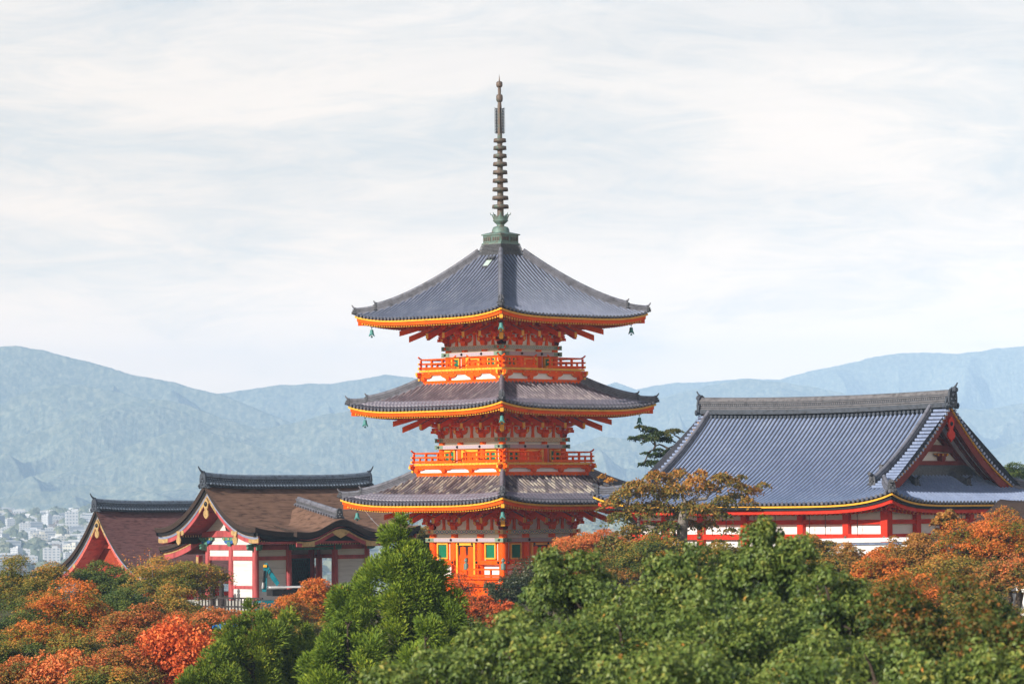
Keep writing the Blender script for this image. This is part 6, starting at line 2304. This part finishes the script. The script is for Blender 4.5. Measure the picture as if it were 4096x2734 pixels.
# cherry in front of the hall
sp_ = [(-3.9, -.5, .6), (-3.3, -.1, .8), (-2.6, .35, .8), (-1.8, .1, .9), (-1.2, .75, .8), (-2.4, -.9, .9), (-3.4, -1.3, .8), (-1.4, -.8, .9), (-.6, .1, .9), (-.4, .9, .7), (-3.0, -2.0, .8), (-2.0, -1.9, .9), (-1.0, -1.8, .8), (.1, -.8, .8), (.5, .5, .8), (1.2, .2, .7), (1.8, .7, .7), (2.4, .5, .7), (3.0, .2, .6), (3.6, .05, .5), (4.1, .35, .4), (2.6, -.3, .7), (1.8, -.5, .7), (1.0, -.9, .8), (.3, -1.7, .7), (-3.9, -2.6, .8), (-2.8, -2.9, .8), (1.2, -1.7, .6), (2.0, -1.2, .5), (-1.8, -2.8, .7), (-.5, -2.5, .6), (2.3, -2.0, .4), (3.2, -.5, .5), (-4.4, -3.1, .7), (1.7, -2.6, .4), (-.9, -.1, .6), (.8, 1.0, .4), (-1.6, .95, .5), (-4.3, .9, .25), (-3.9, .7, .3), (2.9, .8, .3), (-3.4, -3.6, .8)]
T('cherry_tree', 'wide orange-brown cherry tree with pale leaning trunk in front of the hall', 'tree', 2740, 1878, 4.2, 209, 'leaf_cherry', 30, per=330, leaf=.15, droop=.9, tilt=.9, rz=1.2, ry=2.2, flat=.38, bias=.50, hue=1.1, trunk='trunk_pale', spots=sp_)
T('broadleaf_tree', 'olive green undergrowth tree under the wide cherry', 'tree', 2620, 2130, 2.4, 206, 'leaf_olive', 31, pads=60, bias=.25, rz=1.3)
# right of the hall
T('maple_tree', 'wide orange maple at the right edge below the hall eave', 'tree', 4000, 2030, 3.2, 192, 'leaf_orange', 32, pads=120, per=270, bias=.56, hue=1.7, rz=2.0, group=GM, padr=.22)
T('maple_tree', 'orange maple whose tip overlaps the right wall of the hall', 'tree', 3650, 2100, 2.0, 196, 'leaf_cherry', 33, pads=80, per=220, bias=.60, hue=1.6, rz=2.1, group=GM)
T('maple_tree', 'small orange sprig tree rising against the hall rafters', 'tree', 3800, 2018, .9, 199, 'leaf_cherry', 34, pads=20, per=140, bias=.7, rz=.9, leaf=.15, group=GM)
T('maple_tree', 'dark olive maple with orange tips under the wide right-edge maple', 'tree', 3800, 2210, 2.7, 184, 'leaf_olive', 35, pads=90, per=250, bias=.55, rz=1.8, hue=1.4, group=GM)
T('maple_tree', 'rust maple at the right edge above the red-posted wall', 'tree', 4080, 2200, 2.3, 180, 'leaf_rust', 36, pads=80, per=240, bias=.45, rz=1.2, group=GM)
T('maple_tree', 'orange-brown maple right of the white wall coping', 'tree', 3520, 2190, 1.8, 194, 'leaf_orange', 37, pads=60, per=230, bias=.60, rz=1.6, group=GM)
T('maple_tree', 'pale brown twiggy maple below the white wall coping', 'tree', 3400, 2175, 1.5, 200, 'leaf_cherry', 38, pads=50, per=120, bias=.62, rz=1.3, group=GM)
T('maple_tree', 'small orange-brown maple left of the white wall coping', 'tree', 3235, 2122, 1.5, 202, 'leaf_cherry', 39, pads=50, per=210, bias=.6, rz=1.2, group=GM)
T('maple_tree', 'yellow-olive maple low in front of the white wall', 'tree', 3440, 2290, 2.2, 182, 'leaf_olive', 40, pads=70, per=230, bias=.55, rz=1.8, group=GM)
T('maple_tree', 'orange maple low right, above the near green trees', 'tree', 3640, 2270, 2.2, 176, 'leaf_orange', 41, pads=70, per=230, bias=.52, rz=1.8, group=GM)
T('maple_tree', 'olive maple low behind the near green trees at right', 'tree', 3900, 2350, 2.4, 170, 'leaf_olive', 42, pads=70, per=230, bias=.4, rz=1.6, group=GM)
T('broadleaf_tree', 'green tree behind the near green crowns at right centre', 'tree', 3180, 2230, 2.2, 190, 'leaf_green', 43, pads=60, per=240, bias=.35, rz=1.6)
T('broadleaf_tree', 'green tree top showing right of the hall gable', 'tree', 4030, 1822, 2.0, 268, 'leaf_green', 44, pads=50, per=200, bias=.5, rz=1.8)
# pine beside the hall
ps = [(a * .85 - 1.35, b * .9, c) for a, b, c in [(-.95, .55, .42), (-.3, .35, .62), (.3, .05, .68), (-1.6, -.25, .40), (-1.0, -.15, .55), (-.2, -.3, .6), (.8, -.35, .6), (1.3, .2, .7), (.3, -1.1, .35), (.0, -1.45, .45), (.7, -1.5, .55), (-.7, -1.35, .3), (-.5, -2.0, .45), (.1, -2.05, .55), (.8, -2.1, .6), (-1.0, -2.15, .3), (1.4, -1.2, .6), (1.5, -2.1, .6)]]
T('pine_tree', 'layered dark pine reaching out left of the tiled hall roof', 'pine', 2700, 1700, 2.0, 262, 'leaf_pine', 45, per=420, leaf=.16, flat=.22, tilt=.9, rz=.6, ry=.8, bias=.45, spots=ps, lean=1.6)

# fillers on the slope
for i, (px, top, r, D, lm, b, lab) in enumerate([
    (180, 2350, 2.2, 222, 'leaf_olive', .35, 'olive maple half hidden behind the big orange maple on its left'),
    (480, 2330, 2.4, 215, 'leaf_green', .45, 'green maple behind the rusty brown maple at left'),
    (930, 2425, 2.0, 225, 'leaf_rust', .62, 'salmon maple under the right end of the picket fence'),
    (1010, 2440, 2.2, 218, 'leaf_orange', .45, 'olive-orange maple between the picket fence and the narrow cypress'),
    (690, 2385, 2.2, 232, 'leaf_olive', .40, 'olive tree under the left columns of the pink gate'),
    (1380, 2330, 2.2, 236, 'leaf_orange', .55, 'orange maple just left of the tall cypress'),
    (400, 2640, 2.2, 160, 'leaf_olive', .35, 'olive maple at the bottom edge left of the red cherry'),
    (160, 2450, 2.3, 192, 'leaf_orange', .40, 'olive and orange maple below the big orange maple at far left'),
    (3350, 2165, 2.0, 200, 'leaf_cherry', .60, 'brown maple directly under the white wall coping'),
    (3560, 2165, 2.0, 198, 'leaf_orange', .50, 'orange maple covering the right end of the white wall coping'),
    (3260, 2180, 1.8, 196, 'leaf_olive', .45, 'olive maple covering the left end of the white wall coping'),
    (2450, 2170, 2.2, 216, 'leaf_cherry', .50, 'brown-orange maple at the left foot of the wide cherry'),
    (2880, 2150, 1.8, 204, 'leaf_olive', .40, 'olive tree at the right foot of the wide cherry'),
    (1900, 2370, 1.4, 212, 'leaf_red', .15, 'dull red maple below the pagoda veranda'),
]):
    T('maple_tree', lab, 'tree', px, top, r, D, lm, 130 + i, pads=70, bias=b, rz=r * .75, group=GM)

# near cypresses
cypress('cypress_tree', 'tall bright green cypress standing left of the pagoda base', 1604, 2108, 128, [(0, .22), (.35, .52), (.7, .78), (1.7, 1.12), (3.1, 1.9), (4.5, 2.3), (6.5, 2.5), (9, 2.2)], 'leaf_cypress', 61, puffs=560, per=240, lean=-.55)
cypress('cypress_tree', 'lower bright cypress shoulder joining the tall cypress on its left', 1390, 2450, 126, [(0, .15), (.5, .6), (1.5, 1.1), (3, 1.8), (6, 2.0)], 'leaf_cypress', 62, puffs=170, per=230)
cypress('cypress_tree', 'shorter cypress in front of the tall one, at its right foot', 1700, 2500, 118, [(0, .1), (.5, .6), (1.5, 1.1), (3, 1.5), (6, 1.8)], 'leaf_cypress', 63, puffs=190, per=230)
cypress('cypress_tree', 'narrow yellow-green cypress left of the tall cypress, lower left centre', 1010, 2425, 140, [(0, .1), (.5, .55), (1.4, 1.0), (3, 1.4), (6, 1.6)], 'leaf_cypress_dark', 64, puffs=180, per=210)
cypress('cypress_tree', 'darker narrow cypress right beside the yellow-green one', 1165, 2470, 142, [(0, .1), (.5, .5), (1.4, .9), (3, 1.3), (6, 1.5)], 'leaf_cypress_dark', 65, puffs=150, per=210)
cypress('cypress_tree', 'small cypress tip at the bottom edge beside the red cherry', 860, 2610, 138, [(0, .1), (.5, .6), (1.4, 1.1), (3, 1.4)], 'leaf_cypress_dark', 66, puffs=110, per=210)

# near broadleaf crowns
GB = 'near green broadleaf trees'
near = [(2265, 2178, 1.35, 88, 'leaf_broad', 'near green tree at the left of the row, below the salmon-red maple'),
        (2540, 2285, 1.7, 86, 'leaf_broad', 'near green tree between the left one and the tall twiggy one'),
        (2780, 2150, 1.6, 84, 'leaf_broad', 'near green tree below the wide cherry, rising to the hall floor beam'),
        (3090, 2078, 1.15, 82, 'leaf_broad', 'tallest near green tree with rusty shoots in front of the hall wall'),
        (3310, 2225, 1.5, 80, 'leaf_broad', 'near green round tree right of the tallest one'),
        (2480, 2350, 2.2, 78, 'leaf_broad', 'large near green crown in the middle of the row'),
        (2960, 2330, 2.3, 76, 'leaf_broad', 'largest near green crown below the hall'),
        (1990, 2425, 1.5, 80, 'leaf_broad', 'low near green tree right of the cypress foot'),
        (2150, 2500, 2.0, 74, 'leaf_broad', 'low near green crown below the small orange-red maple'),
        (1690, 2585, 1.6, 72, 'leaf_broad', 'pale green crown at the bottom centre under the cypress'),
        (3420, 2460, 2.0, 72, 'leaf_broad', 'dark near green crown at the lower right centre'),
        (3720, 2290, 1.9, 76, 'leaf_broad_warm', 'near green tree with orange shoots in front of the right maples'),
        (4050, 2360, 2.0, 74, 'leaf_broad_warm', 'rust-tinted near tree at the right edge'),
        (3900, 2560, 1.9, 68, 'leaf_broad', 'green crown in the bottom right corner'),
        (2650, 2560, 2.2, 68, 'leaf_broad', 'green crown at the bottom edge right of centre'),
        (3200, 2600, 2.0, 66, 'leaf_broad', 'green crown at the bottom edge below the hall')]
for i, (px, top, r, D, lm, lab) in enumerate(near):
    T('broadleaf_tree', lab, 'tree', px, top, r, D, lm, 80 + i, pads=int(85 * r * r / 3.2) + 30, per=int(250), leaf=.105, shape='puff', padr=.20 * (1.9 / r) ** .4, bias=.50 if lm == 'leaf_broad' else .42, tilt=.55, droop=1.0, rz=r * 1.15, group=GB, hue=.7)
